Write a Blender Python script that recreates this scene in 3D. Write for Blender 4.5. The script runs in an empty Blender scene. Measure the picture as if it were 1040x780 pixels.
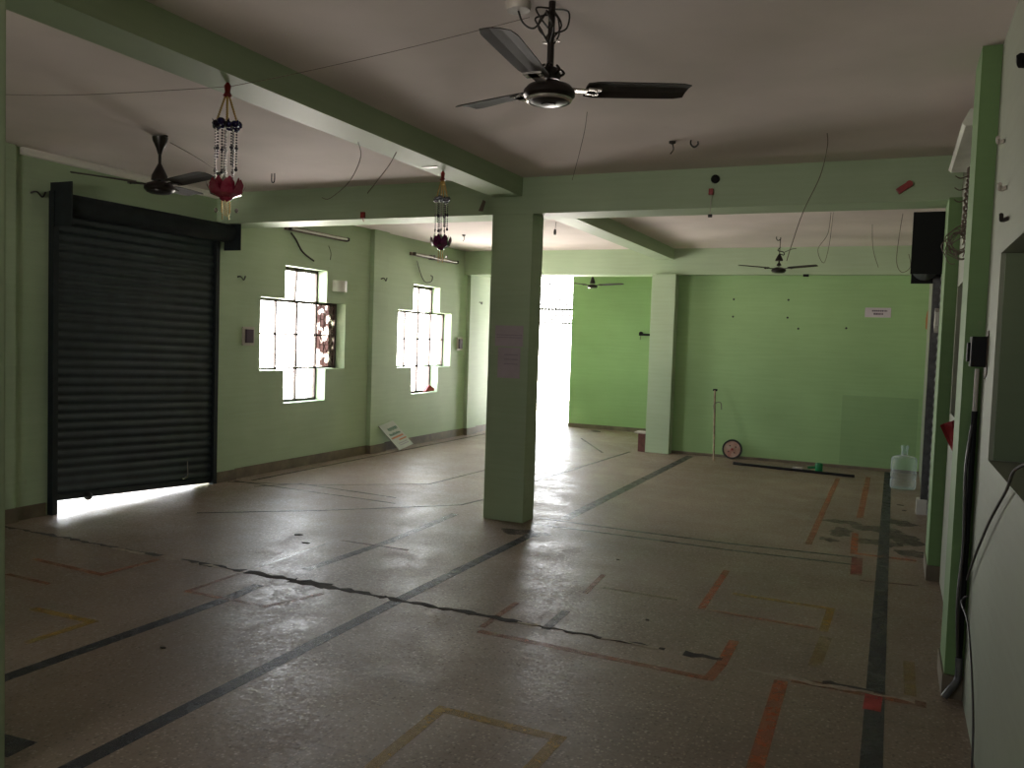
import bpy, bmesh, math, random
from mathutils import Vector, Matrix
random.seed(7)
S = bpy.context.scene
COL = S.collection
PI = math.pi
rad = math.radians

# ------------------------------------------------------------------ camera, light, exposure
def set_camera():
    f, yaw, pit, rol = 860.22, 0.422815, -0.0529781, 0.0337023
    cy, sy, cp, sp = math.cos(yaw), math.sin(yaw), math.cos(pit), math.sin(pit)
    fw = Vector((-sy * cp, cy * cp, sp)); rt = Vector((cy, sy, 0)); up = rt.cross(fw)
    c, s = math.cos(rol), math.sin(rol)
    r2 = c * rt + s * up; u2 = -s * rt + c * up
    cam = bpy.data.cameras.new('camera'); o = bpy.data.objects.new('camera', cam); COL.objects.link(o)
    cam.sensor_width = 36.0; cam.lens = f / 1040 * 36.0; cam.clip_start = 0.05
    m = Matrix.Identity(4)
    for i in range(3):
        m[i][0] = r2[i]; m[i][1] = u2[i]; m[i][2] = -fw[i]
    m[2][3] = 1.5
    o.matrix_world = m
    S.camera = o
set_camera()
S.view_settings.view_transform = 'Standard'; S.view_settings.look = 'None'
S.view_settings.gamma = 1.0; S.view_settings.use_curve_mapping = False
S.view_settings.exposure = 1.15
S.cycles.diffuse_bounces = 7; S.cycles.max_bounces = 14
S.cycles.sample_clamp_indirect = 6.0
SKY = 9.0
W = bpy.data.worlds.new('sky'); S.world = W; W.use_nodes = True
bg = W.node_tree.nodes['Background']; bg.inputs[1].default_value = SKY
def sky_gradient():   # hazy white sky above, sunlit pale ground further out below the horizon
    n, l = W.node_tree.nodes, W.node_tree.links
    tc = n.new('ShaderNodeTexCoord'); sp = n.new('ShaderNodeSeparateXYZ'); l.new(tc.outputs['Generated'], sp.inputs[0])
    r = n.new('ShaderNodeValToRGB'); e = r.color_ramp.elements
    mr = n.new('ShaderNodeMapRange'); mr.inputs[1].default_value = -1; mr.inputs[2].default_value = 1; l.new(sp.outputs['Z'], mr.inputs[0])
    e[0].position = 0.0; e[0].color = (1.9, 1.75, 1.6, 1); e[1].position = 1.0; e[1].color = (0.55, 0.62, 0.72, 1)
    a = e.new(0.47); a.color = (1.9, 1.75, 1.6, 1); a = e.new(0.53); a.color = (0.95, 0.97, 1.0, 1)
    l.new(mr.outputs[0], r.inputs[0]); l.new(r.outputs[0], bg.inputs[0])
sky_gradient()

def portal(loc, direction, sx, sy):
    l = bpy.data.lights.new('daylight_portal', 'AREA'); l.shape = 'RECTANGLE'; l.size = sx; l.size_y = sy
    l.cycles.is_portal = True
    o = bpy.data.objects.new('daylight_portal', l); COL.objects.link(o); o.location = loc
    o.rotation_euler = Vector(direction).to_track_quat('-Z', 'Y').to_euler()
    return o
# windows, doorway, shutter gap, added rear fill opening (the openings daylight comes through)
portal((-6.27, 7.67, 1.465), (1, 0, 0), 1.5, 1.5)
portal((-6.27, 10.33, 1.455), (1, 0, 0), 1.5, 1.5)
portal((-5.5, 14.12, 1.3), (0, -1, 0), 1.0, 2.7)
portal((-6.2, 5.4, 0.07), (1, 0, 0.0), 0.14, 1.8)
portal((-2.3, -2.2, 1.70), (0, 1, 0), 1.4, 0.5)

# ------------------------------------------------------------------ materials
def nodes(m): return m.node_tree.nodes, m.node_tree.links
def mat(name, color, rough=0.6, metal=0.0, spec=0.5, vary=0.0, scale=6.0, bump=0.0, bscale=60.0, color2=None, stretch=None, trans=0.0, alpha=1.0):
    m = bpy.data.materials.new(name); m.use_nodes = True
    n, l = nodes(m); b = n['Principled BSDF']
    b.inputs['Base Color'].default_value = (*color, 1); b.inputs['Roughness'].default_value = rough
    b.inputs['Metallic'].default_value = metal; b.inputs['Specular IOR Level'].default_value = spec
    b.inputs['Transmission Weight'].default_value = trans; b.inputs['Alpha'].default_value = alpha
    tc = n.new('ShaderNodeTexCoord'); mp = n.new('ShaderNodeMapping'); l.new(tc.outputs['Object'], mp.inputs[0])
    if stretch: mp.inputs['Scale'].default_value = stretch
    c2 = color2 or tuple(c * (1 - vary) for c in color)
    if vary or color2:
        t = n.new('ShaderNodeTexNoise'); t.inputs['Scale'].default_value = scale; t.inputs['Detail'].default_value = 6
        t.inputs['Roughness'].default_value = 0.6
        l.new(mp.outputs[0], t.inputs['Vector'])
        r = n.new('ShaderNodeValToRGB'); r.color_ramp.elements[0].position = 0.35; r.color_ramp.elements[1].position = 0.65
        r.color_ramp.elements[0].color = (*c2, 1); r.color_ramp.elements[1].color = (*color, 1)
        l.new(t.outputs[0], r.inputs[0]); l.new(r.outputs[0], b.inputs['Base Color'])
    if bump:
        t = n.new('ShaderNodeTexNoise'); t.inputs['Scale'].default_value = bscale; t.inputs['Detail'].default_value = 4
        l.new(mp.outputs[0], t.inputs['Vector'])
        bp = n.new('ShaderNodeBump'); bp.inputs['Strength'].default_value = bump; bp.inputs['Distance'].default_value = 0.01
        l.new(t.outputs[0], bp.inputs['Height']); l.new(bp.outputs[0], b.inputs['Normal'])
    return m

def paint(name, color, dirt=(0.25, 0.22, 0.15), amount=0.5, rough=0.55):
    """wall paint: soft blotches, thin horizontal streaks, sparse scuffs"""
    m = bpy.data.materials.new(name); m.use_nodes = True
    n, l = nodes(m); b = n['Principled BSDF']; b.inputs['Roughness'].default_value = rough
    b.inputs['Specular IOR Level'].default_value = 0.35
    tc = n.new('ShaderNodeTexCoord')
    t1 = n.new('ShaderNodeTexNoise'); t1.inputs['Scale'].default_value = 1.3; t1.inputs['Detail'].default_value = 5
    l.new(tc.outputs['Object'], t1.inputs['Vector'])
    mp = n.new('ShaderNodeMapping'); mp.inputs['Scale'].default_value = (1.2, 1.2, 22); l.new(tc.outputs['Object'], mp.inputs[0])
    t2 = n.new('ShaderNodeTexNoise'); t2.inputs['Scale'].default_value = 1.6; t2.inputs['Detail'].default_value = 4
    l.new(mp.outputs[0], t2.inputs['Vector'])
    t3 = n.new('ShaderNodeTexNoise'); t3.inputs['Scale'].default_value = 5.0; t3.inputs['Detail'].default_value = 8; t3.inputs['Roughness'].default_value = 0.7
    l.new(tc.outputs['Object'], t3.inputs['Vector'])
    def ramp(src, a, bb, ca, cb):
        r = n.new('ShaderNodeValToRGB'); e = r.color_ramp.elements
        e[0].position = a; e[1].position = bb; e[0].color = (*ca, 1); e[1].color = (*cb, 1); l.new(src, r.inputs[0]); return r.outputs[0]
    def mix(kind, fac, a, bb):
        x = n.new('ShaderNodeMix'); x.data_type = 'RGBA'; x.blend_type = kind
        if isinstance(fac, float): x.inputs[0].default_value = fac
        else: l.new(fac, x.inputs[0])
        l.new(a, x.inputs[6]) if not isinstance(a, tuple) else setattr(x.inputs[6], 'default_value', (*a, 1))
        l.new(bb, x.inputs[7]) if not isinstance(bb, tuple) else setattr(x.inputs[7], 'default_value', (*bb, 1))
        return x.outputs[2]
    base = ramp(t1.outputs[0], 0.3, 0.7, tuple(c * 0.86 for c in color), color)
    base = mix('MULTIPLY', 0.5 * amount, base, ramp(t2.outputs[0], 0.35, 0.65, (0.78, 0.8, 0.74), (1, 1, 1)))
    base = mix('MIX', ramp(t3.outputs[0], 0.66, 0.80, (0, 0, 0), (amount,) * 3), base, dirt)
    l.new(base, b.inputs['Base Color'])
    bp = n.new('ShaderNodeBump'); bp.inputs['Strength'].default_value = 0.15; bp.inputs['Distance'].default_value = 0.01
    t4 = n.new('ShaderNodeTexNoise'); t4.inputs['Scale'].default_value = 9; t4.inputs['Detail'].default_value = 8
    l.new(tc.outputs['Object'], t4.inputs['Vector']); l.new(t4.outputs[0], bp.inputs['Height']); l.new(bp.outputs[0], b.inputs['Normal'])
    return m

def terrazzo():
    m = bpy.data.materials.new('terrazzo_floor'); m.use_nodes = True
    n, l = nodes(m); b = n['Principled BSDF']; b.inputs['Specular IOR Level'].default_value = 0.38
    tc = n.new('ShaderNodeTexCoord'); src = tc.outputs['Object']
    def tex(kind, scale, detail=3, rough=0.5):
        t = n.new(kind); t.inputs['Scale'].default_value = scale
        if 'Detail' in t.inputs: t.inputs['Detail'].default_value = 0.0 if 'Voronoi' in kind else detail
        l.new(src, t.inputs['Vector']); return t
    def ramp(s, a, bb, ca, cb):
        r = n.new('ShaderNodeValToRGB'); e = r.color_ramp.elements
        e[0].position = a; e[1].position = bb; e[0].color = (*ca, 1); e[1].color = (*cb, 1); l.new(s, r.inputs[0]); return r.outputs[0]
    def mix(kind, fac, a, bb):
        x = n.new('ShaderNodeMix'); x.data_type = 'RGBA'; x.blend_type = kind
        if isinstance(fac, (float, int)): x.inputs[0].default_value = fac
        else: l.new(fac, x.inputs[0])
        for i, v in ((6, a), (7, bb)):
            if isinstance(v, tuple): x.inputs[i].default_value = (*v, 1)
            else: l.new(v, x.inputs[i])
        return x.outputs[2]
    # marble chips
    v = tex('ShaderNodeTexVoronoi', 80); 
    sep = n.new('ShaderNodeSeparateColor'); l.new(v.outputs['Color'], sep.inputs[0])
    chip_pick = ramp(sep.outputs[0], 0.42, 0.62, (0, 0, 0), (0.85, 0.85, 0.85))
    chip_core = ramp(v.outputs['Distance'], 0.28, 0.55, (1, 1, 1), (0, 0, 0))
    chip = mix('MULTIPLY', 1.0, chip_pick, chip_core)
    chipcol = ramp(sep.outputs[1], 0.2, 0.8, (0.12, 0.088, 0.065), (0.43, 0.35, 0.275))
    base = ramp(tex('ShaderNodeTexNoise', 0.7, 6).outputs[0], 0.32, 0.70, (0.18, 0.132, 0.098), (0.285, 0.218, 0.168))
    base = mix('MIX', chip, base, chipcol)
    # worn darker stains with their own shape
    st = tex('ShaderNodeTexNoise', 2.1, 9); st.inputs['Roughness'].default_value = 0.68
    base = mix('MIX', ramp(st.outputs[0], 0.50, 0.80, (0, 0, 0), (0.4, 0.4, 0.4)), base, (0.09, 0.07, 0.055))
    # each cast panel a slightly different tone, with thin joints
    br = n.new('ShaderNodeTexBrick'); br.offset = 0.0; br.inputs['Scale'].default_value = 1.0
    br.inputs['Brick Width'].default_value = 0.62; br.inputs['Row Height'].default_value = 0.62
    br.inputs['Mortar Size'].default_value = 0.0028; br.inputs['Mortar Smooth'].default_value = 0.3
    br.inputs['Color1'].default_value = (1, 1, 1, 1); br.inputs['Color2'].default_value = (0.86, 0.86, 0.86, 1); br.inputs['Mortar'].default_value = (0.72, 0.7, 0.68, 1)
    l.new(src, br.inputs['Vector'])
    base = mix('MULTIPLY', 0.75, base, br.outputs['Color'])
    l.new(base, b.inputs['Base Color'])
    rg = n.new('ShaderNodeTexNoise'); rg.inputs['Scale'].default_value = 3.2; rg.inputs['Detail'].default_value = 8; l.new(src, rg.inputs['Vector'])
    mr = n.new('ShaderNodeMapRange'); mr.inputs[1].default_value = 0.3; mr.inputs[2].default_value = 0.7
    mr.inputs[3].default_value = 0.28; mr.inputs[4].default_value = 0.46; l.new(rg.outputs[0], mr.inputs[0])
    ad = n.new('ShaderNodeMath'); ad.operation = 'MULTIPLY_ADD'; l.new(sep.outputs[2], ad.inputs[0]); ad.inputs[1].default_value = 0.22; l.new(mr.outputs[0], ad.inputs[2]); l.new(ad.outputs[0], b.inputs['Roughness'])
    bp = n.new('ShaderNodeBump'); bp.inputs['Strength'].default_value = 0.22; bp.inputs['Distance'].default_value = 0.006
    bt = n.new('ShaderNodeTexNoise'); bt.inputs['Scale'].default_value = 26; bt.inputs['Detail'].default_value = 4; l.new(src, bt.inputs['Vector'])
    l.new(bt.outputs[0], bp.inputs['Height']); l.new(bp.outputs[0], b.inputs['Normal'])
    return m

def worn(name, color, keep=0.5, rough=0.5):
    """tape or paint on the floor, worn through in patches"""
    m = bpy.data.materials.new(name); m.use_nodes = True
    n, l = nodes(m); b = n['Principled BSDF']; b.inputs['Base Color'].default_value = (*color, 1); b.inputs['Roughness'].default_value = rough
    out = n['Material Output']; tr = n.new('ShaderNodeBsdfTransparent'); mx = n.new('ShaderNodeMixShader')
    tc = n.new('ShaderNodeTexCoord'); t = n.new('ShaderNodeTexNoise'); t.inputs['Scale'].default_value = 11; t.inputs['Detail'].default_value = 8; t.inputs['Roughness'].default_value = 0.7
    l.new(tc.outputs['Object'], t.inputs['Vector'])
    r = n.new('ShaderNodeMapRange'); l.new(t.outputs[0], r.inputs[0])
    r.inputs[1].default_value = 0.30; r.inputs[2].default_value = 0.68; r.inputs[3].default_value = max(0, keep - 0.3); r.inputs[4].default_value = min(1, keep + 0.25)
    l.new(r.outputs[0], mx.inputs[0]); l.new(tr.outputs[0], mx.inputs[1]); l.new(b.outputs[0], mx.inputs[2]); l.new(mx.outputs[0], out.inputs[0])
    return m

def pane_glass(name, tint=(1, 1, 1)):
    m = bpy.data.materials.new(name); m.use_nodes = True
    n, l = nodes(m); n.remove(n['Principled BSDF'])
    tr = n.new('ShaderNodeBsdfTransparent'); tr.inputs[0].default_value = (*tint, 1)
    g = n.new('ShaderNodeBsdfGlossy'); g.inputs['Roughness'].default_value = 0.05
    mx = n.new('ShaderNodeMixShader'); mx.inputs[0].default_value = 0.04
    l.new(tr.outputs[0], mx.inputs[1]); l.new(g.outputs[0], mx.inputs[2]); l.new(mx.outputs[0], n['Material Output'].inputs[0])
    return m

def stained_pane():
    m = bpy.data.materials.new('patterned_pane'); m.use_nodes = True
    n, l = nodes(m); n.remove(n['Principled BSDF'])
    tc = n.new('ShaderNodeTexCoord'); t = n.new('ShaderNodeTexNoise'); t.inputs['Scale'].default_value = 7; t.inputs['Detail'].default_value = 6
    l.new(tc.outputs['Object'], t.inputs['Vector'])
    r = n.new('ShaderNodeValToRGB'); e = r.color_ramp.elements
    e[0].position = 0.50; e[0].color = (0.115, 0.088, 0.084, 1); e[1].position = 0.60; e[1].color = (0.9, 0.85, 0.8, 1)
    l.new(t.outputs[0], r.inputs[0])
    tr = n.new('ShaderNodeBsdfTransparent'); l.new(r.outputs[0], tr.inputs[0]); l.new(tr.outputs[0], n['Material Output'].inputs[0])
    return m

M = {}
M['sage'] = paint('sage_green_paint', (0.43, 0.54, 0.36))
M['green'] = paint('leaf_green_paint', (0.33, 0.51, 0.235))
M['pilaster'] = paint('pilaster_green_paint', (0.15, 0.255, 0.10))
M['pale'] = paint('pale_green_white_paint', (0.27, 0.29, 0.22), amount=0.5)
M['ceil'] = paint('ceiling_whitewash', (0.80, 0.70, 0.67), dirt=(0.38, 0.32, 0.28), amount=0.5, rough=0.8)
M['skirt'] = mat('skirting_stone', (0.19, 0.15, 0.10), 0.5, vary=0.45, scale=5)
M['floor'] = terrazzo()
M['concrete'] = mat('outside_concrete', (0.5, 0.48, 0.44), 0.85, vary=0.2, scale=3)
M['dark'] = worn('dark_tape', (0.05, 0.052, 0.055), 0.66, 0.5)
M['dark_faint'] = worn('faded_dark_tape', (0.03, 0.032, 0.035), 0.38, 0.4)
M['grey'] = worn('grey_tape', (0.07, 0.068, 0.062), 0.62, 0.4)
M['greenline'] = worn('green_grey_tape', (0.045, 0.06, 0.05), 0.62, 0.4)
M['thin'] = worn('thin_dark_tape', (0.07, 0.06, 0.05), 0.48, 0.45)
M['orange'] = worn('orange_tape', (0.46, 0.13, 0.04), 0.50)
M['orange_f'] = worn('faded_orange_tape', (0.42, 0.13, 0.045), 0.34)
M['yellow'] = worn('yellow_tape', (0.46, 0.29, 0.05), 0.42)
M['yellow_f'] = worn('faded_yellow_tape', (0.42, 0.29, 0.08), 0.22)
M['red'] = worn('red_tape', (0.30, 0.04, 0.03), 0.34)
M['redblob'] = worn('red_paint_patch', (0.42, 0.015, 0.02), 0.8)
M['smudge'] = worn('dark_smudge', (0.05, 0.04, 0.032), 0.35)
M['stain'] = worn('damp_stain', (0.06, 0.045, 0.04), 0.30, 0.45)
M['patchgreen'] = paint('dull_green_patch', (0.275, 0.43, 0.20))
M['paleline'] = worn('pale_scratch', (0.5, 0.45, 0.38), 0.5, 0.3)
M['crack'] = mat('crack_dirt', (0.04, 0.031, 0.024), 0.9, vary=0.5, scale=20, bump=0.6, bscale=40)
M['patch'] = mat('crack_mortar', (0.38, 0.32, 0.25), 0.8, vary=0.4, scale=30, bump=0.4)
M['shutter'] = mat('shutter_blue_steel', (0.034, 0.048, 0.056), 0.5, metal=0.3, vary=0.35, scale=4)
M['shutter_pl'] = mat('shutter_plate_steel', (0.012, 0.019, 0.022), 0.8, metal=0.0, vary=0.4, scale=9)
M['galv'] = mat('galvanised_guide', (0.13, 0.13, 0.13), 0.5, metal=0.5, vary=0.5, scale=12)
M['frame'] = mat('window_steel', (0.10, 0.075, 0.065), 0.5, metal=0.3, vary=0.5, scale=18)
M['glass'] = pane_glass('clear_pane')
M['pattern'] = stained_pane()
M['fan'] = mat('fan_dark_brown', (0.014, 0.009, 0.007), 0.34, metal=0.2, vary=0.3, scale=12)
M['fanblade'] = mat('fan_blade_brown', (0.024, 0.017, 0.013), 0.65, metal=0.0, vary=0.3, scale=8)
M['fanpale'] = mat('fan_blade_cream', (0.45, 0.42, 0.36), 0.4, vary=0.2, scale=8)
M['fantrim'] = mat('fan_trim_metal', (0.55, 0.52, 0.48), 0.25, metal=0.8)
M['wire'] = mat('dark_wire', (0.02, 0.016, 0.013), 0.5)
M['wirebrown'] = mat('thin_brown_wire', (0.13, 0.095, 0.075), 0.6)
M['white'] = mat('white_enamel', (0.70, 0.68, 0.62), 0.4, vary=0.15, scale=9)
M['offwhite'] = mat('old_white_plastic', (0.52, 0.47, 0.42), 0.45, vary=0.2, scale=9)
M['cornice'] = mat('white_cornice', (0.85, 0.80, 0.76), 0.4)
M['black'] = mat('black_plastic', (0.006, 0.006, 0.007), 0.6, spec=0.2)
M['rubber'] = mat('black_rubber', (0.012, 0.012, 0.012), 0.7)
M['gold'] = mat('gold_beads', (0.55, 0.36, 0.10), 0.3, metal=0.8)
M['blue'] = mat('blue_foil', (0.02, 0.02, 0.16), 0.2, metal=0.6, color2=(0.03, 0.015, 0.03), scale=30)
M['pink'] = mat('pink_glossy_petals', (0.30, 0.012, 0.05), 0.12, spec=0.8, color2=(0.45, 0.06, 0.12), scale=25)
M['purple'] = mat('purple_glossy_petals', (0.16, 0.015, 0.09), 0.15, spec=0.8, color2=(0.06, 0.01, 0.04), scale=25)
M['crystal'] = mat('clear_crystal_beads', (0.5, 0.46, 0.46), 0.06, spec=1.0, metal=0.5)
M['darkbead'] = mat('dark_glass_beads', (0.03, 0.025, 0.04), 0.1, spec=0.9)
M['redcloth'] = mat('red_cloth', (0.28, 0.012, 0.016), 0.8, vary=0.4, scale=14)
M['redplastic'] = mat('red_plastic', (0.30, 0.02, 0.02), 0.4, vary=0.3, scale=20)
M['brown'] = mat('brown_board', (0.10, 0.072, 0.05), 0.6, vary=0.4, scale=4)
M['bamboo'] = mat('rusty_pole', (0.34, 0.25, 0.14), 0.55, color2=(0.14, 0.09, 0.05), scale=12)
M['rust'] = mat('rusty_wheel_disc', (0.34, 0.13, 0.09), 0.6, color2=(0.44, 0.36, 0.28), scale=9)
M['greenplastic'] = mat('green_plastic', (0.008, 0.17, 0.055), 0.3)
M['brick'] = mat('maroon_brick', (0.17, 0.065, 0.05), 0.8, vary=0.4, scale=20, bump=0.4)
M['slab'] = mat('pale_stone_slab', (0.55, 0.5, 0.44), 0.7, vary=0.2, scale=15)
M['paper'] = mat('faded_paper', (0.56, 0.50, 0.54), 0.8, vary=0.12, scale=8)
M['paperpink'] = mat('lilac_paper', (0.52, 0.44, 0.50), 0.8, vary=0.15, scale=5)
M['ink'] = mat('grey_ink', (0.10, 0.07, 0.10), 0.8)
M['inkfaint'] = mat('faint_ink', (0.30, 0.26, 0.32), 0.8)
M['bannergreen'] = mat('banner_green_ink', (0.03, 0.12, 0.07), 0.6)
M['bannerorange'] = mat('banner_orange_ink', (0.45, 0.17, 0.07), 0.6)
M['banner'] = mat('banner_vinyl', (0.48, 0.50, 0.42), 0.45, vary=0.15, scale=7)
M['niche'] = paint('niche_shade_green', (0.15, 0.19, 0.11), amount=0.4)  # darker green carries the shade of the recess in its colour
m_ = mat('water_bottle_plastic', (0.86, 0.95, 0.97), 0.08, spec=0.6); M['bottle'] = m_
def bottle_mat():
    n, l = nodes(m_); b = n['Principled BSDF']
    tr = n.new('ShaderNodeBsdfTransparent'); tr.inputs[0].default_value = (0.93, 0.97, 0.97, 1)
    lw = n.new('ShaderNodeLayerWeight'); lw.inputs[0].default_value = 0.35
    mr = n.new('ShaderNodeMapRange'); mr.inputs[3].default_value = 0.06; mr.inputs[4].default_value = 0.55; l.new(lw.outputs['Facing'], mr.inputs[0])
    mx = n.new('ShaderNodeMixShader'); l.new(mr.outputs[0], mx.inputs[0]); l.new(tr.outputs[0], mx.inputs[1]); l.new(b.outputs[0], mx.inputs[2])
    l.new(mx.outputs[0], n['Material Output'].inputs[0])
bottle_mat()

# ------------------------------------------------------------------ mesh helpers
class MB:
    def __init__(s): s.v = []; s.f = []
    def add(s, vs, fs):
        o = len(s.v); s.v += [tuple(v) for v in vs]; s.f += [tuple(i + o for i in f) for f in fs]; return s
    def box(s, x0, x1, y0, y1, z0, z1):
        return s.add([(x0,y0,z0),(x1,y0,z0),(x1,y1,z0),(x0,y1,z0),(x0,y0,z1),(x1,y0,z1),(x1,y1,z1),(x0,y1,z1)],
                     [(0,3,2,1),(4,5,6,7),(0,1,5,4),(1,2,6,5),(2,3,7,6),(3,0,4,7)])
    def bevbox(s, x0, x1, y0, y1, z0, z1, b):
        bm = bmesh.new(); bmesh.ops.create_cube(bm, size=1)
        for v in bm.verts: v.co = Vector(((x0+x1)/2 + v.co.x*(x1-x0), (y0+y1)/2 + v.co.y*(y1-y0), (z0+z1)/2 + v.co.z*(z1-z0)))
        bmesh.ops.bevel(bm, geom=bm.edges[:], offset=b, segments=2, profile=0.7, affect='EDGES')
        bm.verts.index_update(); s.add([v.co for v in bm.verts], [[v.index for v in f.verts] for f in bm.faces]); bm.free(); return s
    def prism(s, pts, lift):   # closed outline (3-D points) extruded by a vector
        n = len(pts); L = Vector(lift); a = [Vector(p) for p in pts]; b = [p + L for p in a]
        return s.add(a + b, [tuple(reversed(range(n))), tuple(range(n, 2*n))] + [(i, (i+1) % n, n + (i+1) % n, n + i) for i in range(n)])
    def lathe(s, prof, c=(0,0,0), seg=24, axis='Z'):
        vs = []; fs = []; n = len(prof)
        for i in range(seg):
            a = 2*PI*i/seg
            for r, z in prof:
                p = (r*math.cos(a), r*math.sin(a), z)
                if axis == 'Y': p = (p[0], p[2], p[1])
                if axis == 'X': p = (p[2], p[0], p[1])
                vs.append((c[0]+p[0], c[1]+p[1], c[2]+p[2]))
        for i in range(seg):
            j = (i+1) % seg
            for k in range(n-1): fs.append((i*n+k, j*n+k, j*n+k+1, i*n+k+1))
        closed = prof[0] == prof[-1]
        if prof[0][0] > 1e-5 and not closed: fs.append(tuple(i*n for i in reversed(range(seg))))
        if prof[-1][0] > 1e-5 and not closed: fs.append(tuple(i*n+n-1 for i in range(seg)))
        return s.add(vs, fs)
    def tube(s, pts, r, seg=8, smooth=0):
        P = [Vector(p) for p in pts]
        if smooth and len(P) > 2:
            Q = []
            for i in range(len(P)-1):
                p0 = P[max(0,i-1)]; p1 = P[i]; p2 = P[i+1]; p3 = P[min(len(P)-1,i+2)]
                for k in range(smooth):
                    t = k/smooth
                    Q.append(0.5*((2*p1)+(p2-p0)*t+(2*p0-5*p1+4*p2-p3)*t*t+(3*p1-p0-3*p2+p3)*t**3))
            Q.append(P[-1]); P = Q
        vs = []; fs = []; up = None
        for i, p in enumerate(P):
            d = (P[min(i+1,len(P)-1)] - P[max(i-1,0)]).normalized()
            if up is None: up = d.orthogonal().normalized()
            else:
                up = (up - d*up.dot(d))
                up = up.normalized() if up.length > 1e-6 else d.orthogonal().normalized()
            w = d.cross(up); rr = r[i*len(r)//len(P)] if isinstance(r, (list, tuple)) else r
            for k in range(seg):
                a = 2*PI*k/seg; vs.append(p + (up*math.cos(a) + w*math.sin(a))*rr)
        for i in range(len(P)-1):
            for k in range(seg):
                j = (k+1) % seg; fs.append((i*seg+k, i*seg+j, (i+1)*seg+j, (i+1)*seg+k))
        fs.append(tuple(reversed(range(seg)))); fs.append(tuple((len(P)-1)*seg+k for k in range(seg)))
        return s.add(vs, fs)
    def ball(s, c, r, seg=8, sz=1.0):
        return s.lathe([(max(1e-6, r*math.sin(PI*k/6)), -r*sz*math.cos(PI*k/6)) for k in range(7)], c, seg)
    def build(s, name, m, parent=None, smooth=False, shift=None):
        me = bpy.data.meshes.new(name); me.from_pydata([tuple(v) for v in s.v], [], s.f); me.validate(); me.materials.append(m)
        bm = bmesh.new(); bm.from_mesh(me); bmesh.ops.remove_doubles(bm, verts=bm.verts, dist=1e-6)
        bmesh.ops.recalc_face_normals(bm, faces=bm.faces); bm.to_mesh(me); bm.free()
        if smooth:
            me.polygons.foreach_set('use_smooth', [True]*len(me.polygons))
            try: me.set_sharp_from_angle(angle=rad(40))
            except Exception: pass
        o = bpy.data.objects.new(name, me); COL.objects.link(o)
        if parent: o.parent = parent
        return o

def tag(o, label=None, cat=None, group=None, kind=None):
    if label: o['label'] = label
    if cat: o['category'] = cat
    if group: o['group'] = group
    if kind: o['kind'] = kind
    return o
def empty(name, loc, label, cat, group=None, rz=0):
    o = bpy.data.objects.new(name, None); COL.objects.link(o); o.location = loc; o.rotation_euler = (0, 0, rz)
    o.empty_display_size = 0.1
    return tag(o, label, cat, group)
def struct(name, mb, m, smooth=False, parent=None, label=None):
    o = mb.build(name, m, parent, smooth)
    if not parent: o['kind'] = 'structure'
    if label: o['label'] = label
    return o
def grid_wall(us, vs, solid, place, w0, w1):
    """wall with openings: cells between grid lines us x vs; place(u,v,w) -> point"""
    mb = MB(); nu, nv = len(us)-1, len(vs)-1
    S_ = lambda i, j: 0 <= i < nu and 0 <= j < nv and solid((us[i]+us[i+1])/2, (vs[j]+vs[j+1])/2)
    for i in range(nu):
        for j in range(nv):
            if not S_(i, j): continue
            a, b, c, d = us[i], us[i+1], vs[j], vs[j+1]
            for w in (w0, w1): mb.add([place(a,c,w), place(b,c,w), place(b,d,w), place(a,d,w)], [(0,1,2,3)])
            if not S_(i-1, j): mb.add([place(a,c,w0), place(a,d,w0), place(a,d,w1), place(a,c,w1)], [(0,1,2,3)])
            if not S_(i+1, j): mb.add([place(b,c,w0), place(b,d,w0), place(b,d,w1), place(b,c,w1)], [(0,1,2,3)])
            if not S_(i, j-1): mb.add([place(a,c,w0), place(b,c,w0), place(b,c,w1), place(a,c,w1)], [(0,1,2,3)])
            if not S_(i, j+1): mb.add([place(a,d,w0), place(b,d,w0), place(b,d,w1), place(a,d,w1)], [(0,1,2,3)])
    return mb

# ------------------------------------------------------------------ room shell
H = 2.8; XL = -6.0; XR = 0.345; YB = 11.58; YF = 13.9; YR = -2.0
floor = struct('floor', MB().box(-6.30, 1.1, YR-0.25, YF+0.25, -0.12, 0.0), M['floor'])
struct('ceiling', MB().box(-6.30, 1.1, YR-0.25, YF+0.25, H, H+0.12), M['ceil'])
g = MB().box(-8.6, -6.95, 3.0, 8.0, -0.16, -0.03); g.box(-6.95, -6.30, YR-0.9, YF+0.9, -0.16, -0.03); g.box(-6.30, 1.1, YF+0.25, YF+0.9, -0.16, -0.03); g.box(-6.30, 1.1, YR-0.9, YR-0.25, -0.16, -0.03)
tag(g.build('ground', M['concrete']), kind='structure')

tag(MB().box(-8.75, -8.6, 3.0, 8.0, -0.16, 0.60).build('wall_light_block', M['concrete']), kind='structure')  # unseen low wall, added to block low light entering under the shutter
def in_(u, v, r): return r[0] < u < r[1] and r[2] < v < r[3]
w1 = [(7.32, 8.05, 0.72, 2.21), (6.935, 8.42, 1.08, 1.85)]
w2 = [(9.98, 10.71, 0.70, 2.20), (9.60, 11.07, 1.065, 1.84)]
sh = (4.53, 6.28, -1, 2.50)
hl = w1 + w2 + [sh]
us = sorted({YR, YF+0.25, 4.53, 6.28, *[r[0] for r in w1+w2], *[r[1] for r in w1+w2]})
vs = sorted({0.0, H, 2.50, *[r[2] for r in w1+w2], *[r[3] for r in w1+w2]})
wl = struct('wall_left', grid_wall(us, vs, lambda u, v: not any(in_(u, v, r) for r in hl), lambda u, v, w: (w, u, v), XL, -6.24), M['sage'])
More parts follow.
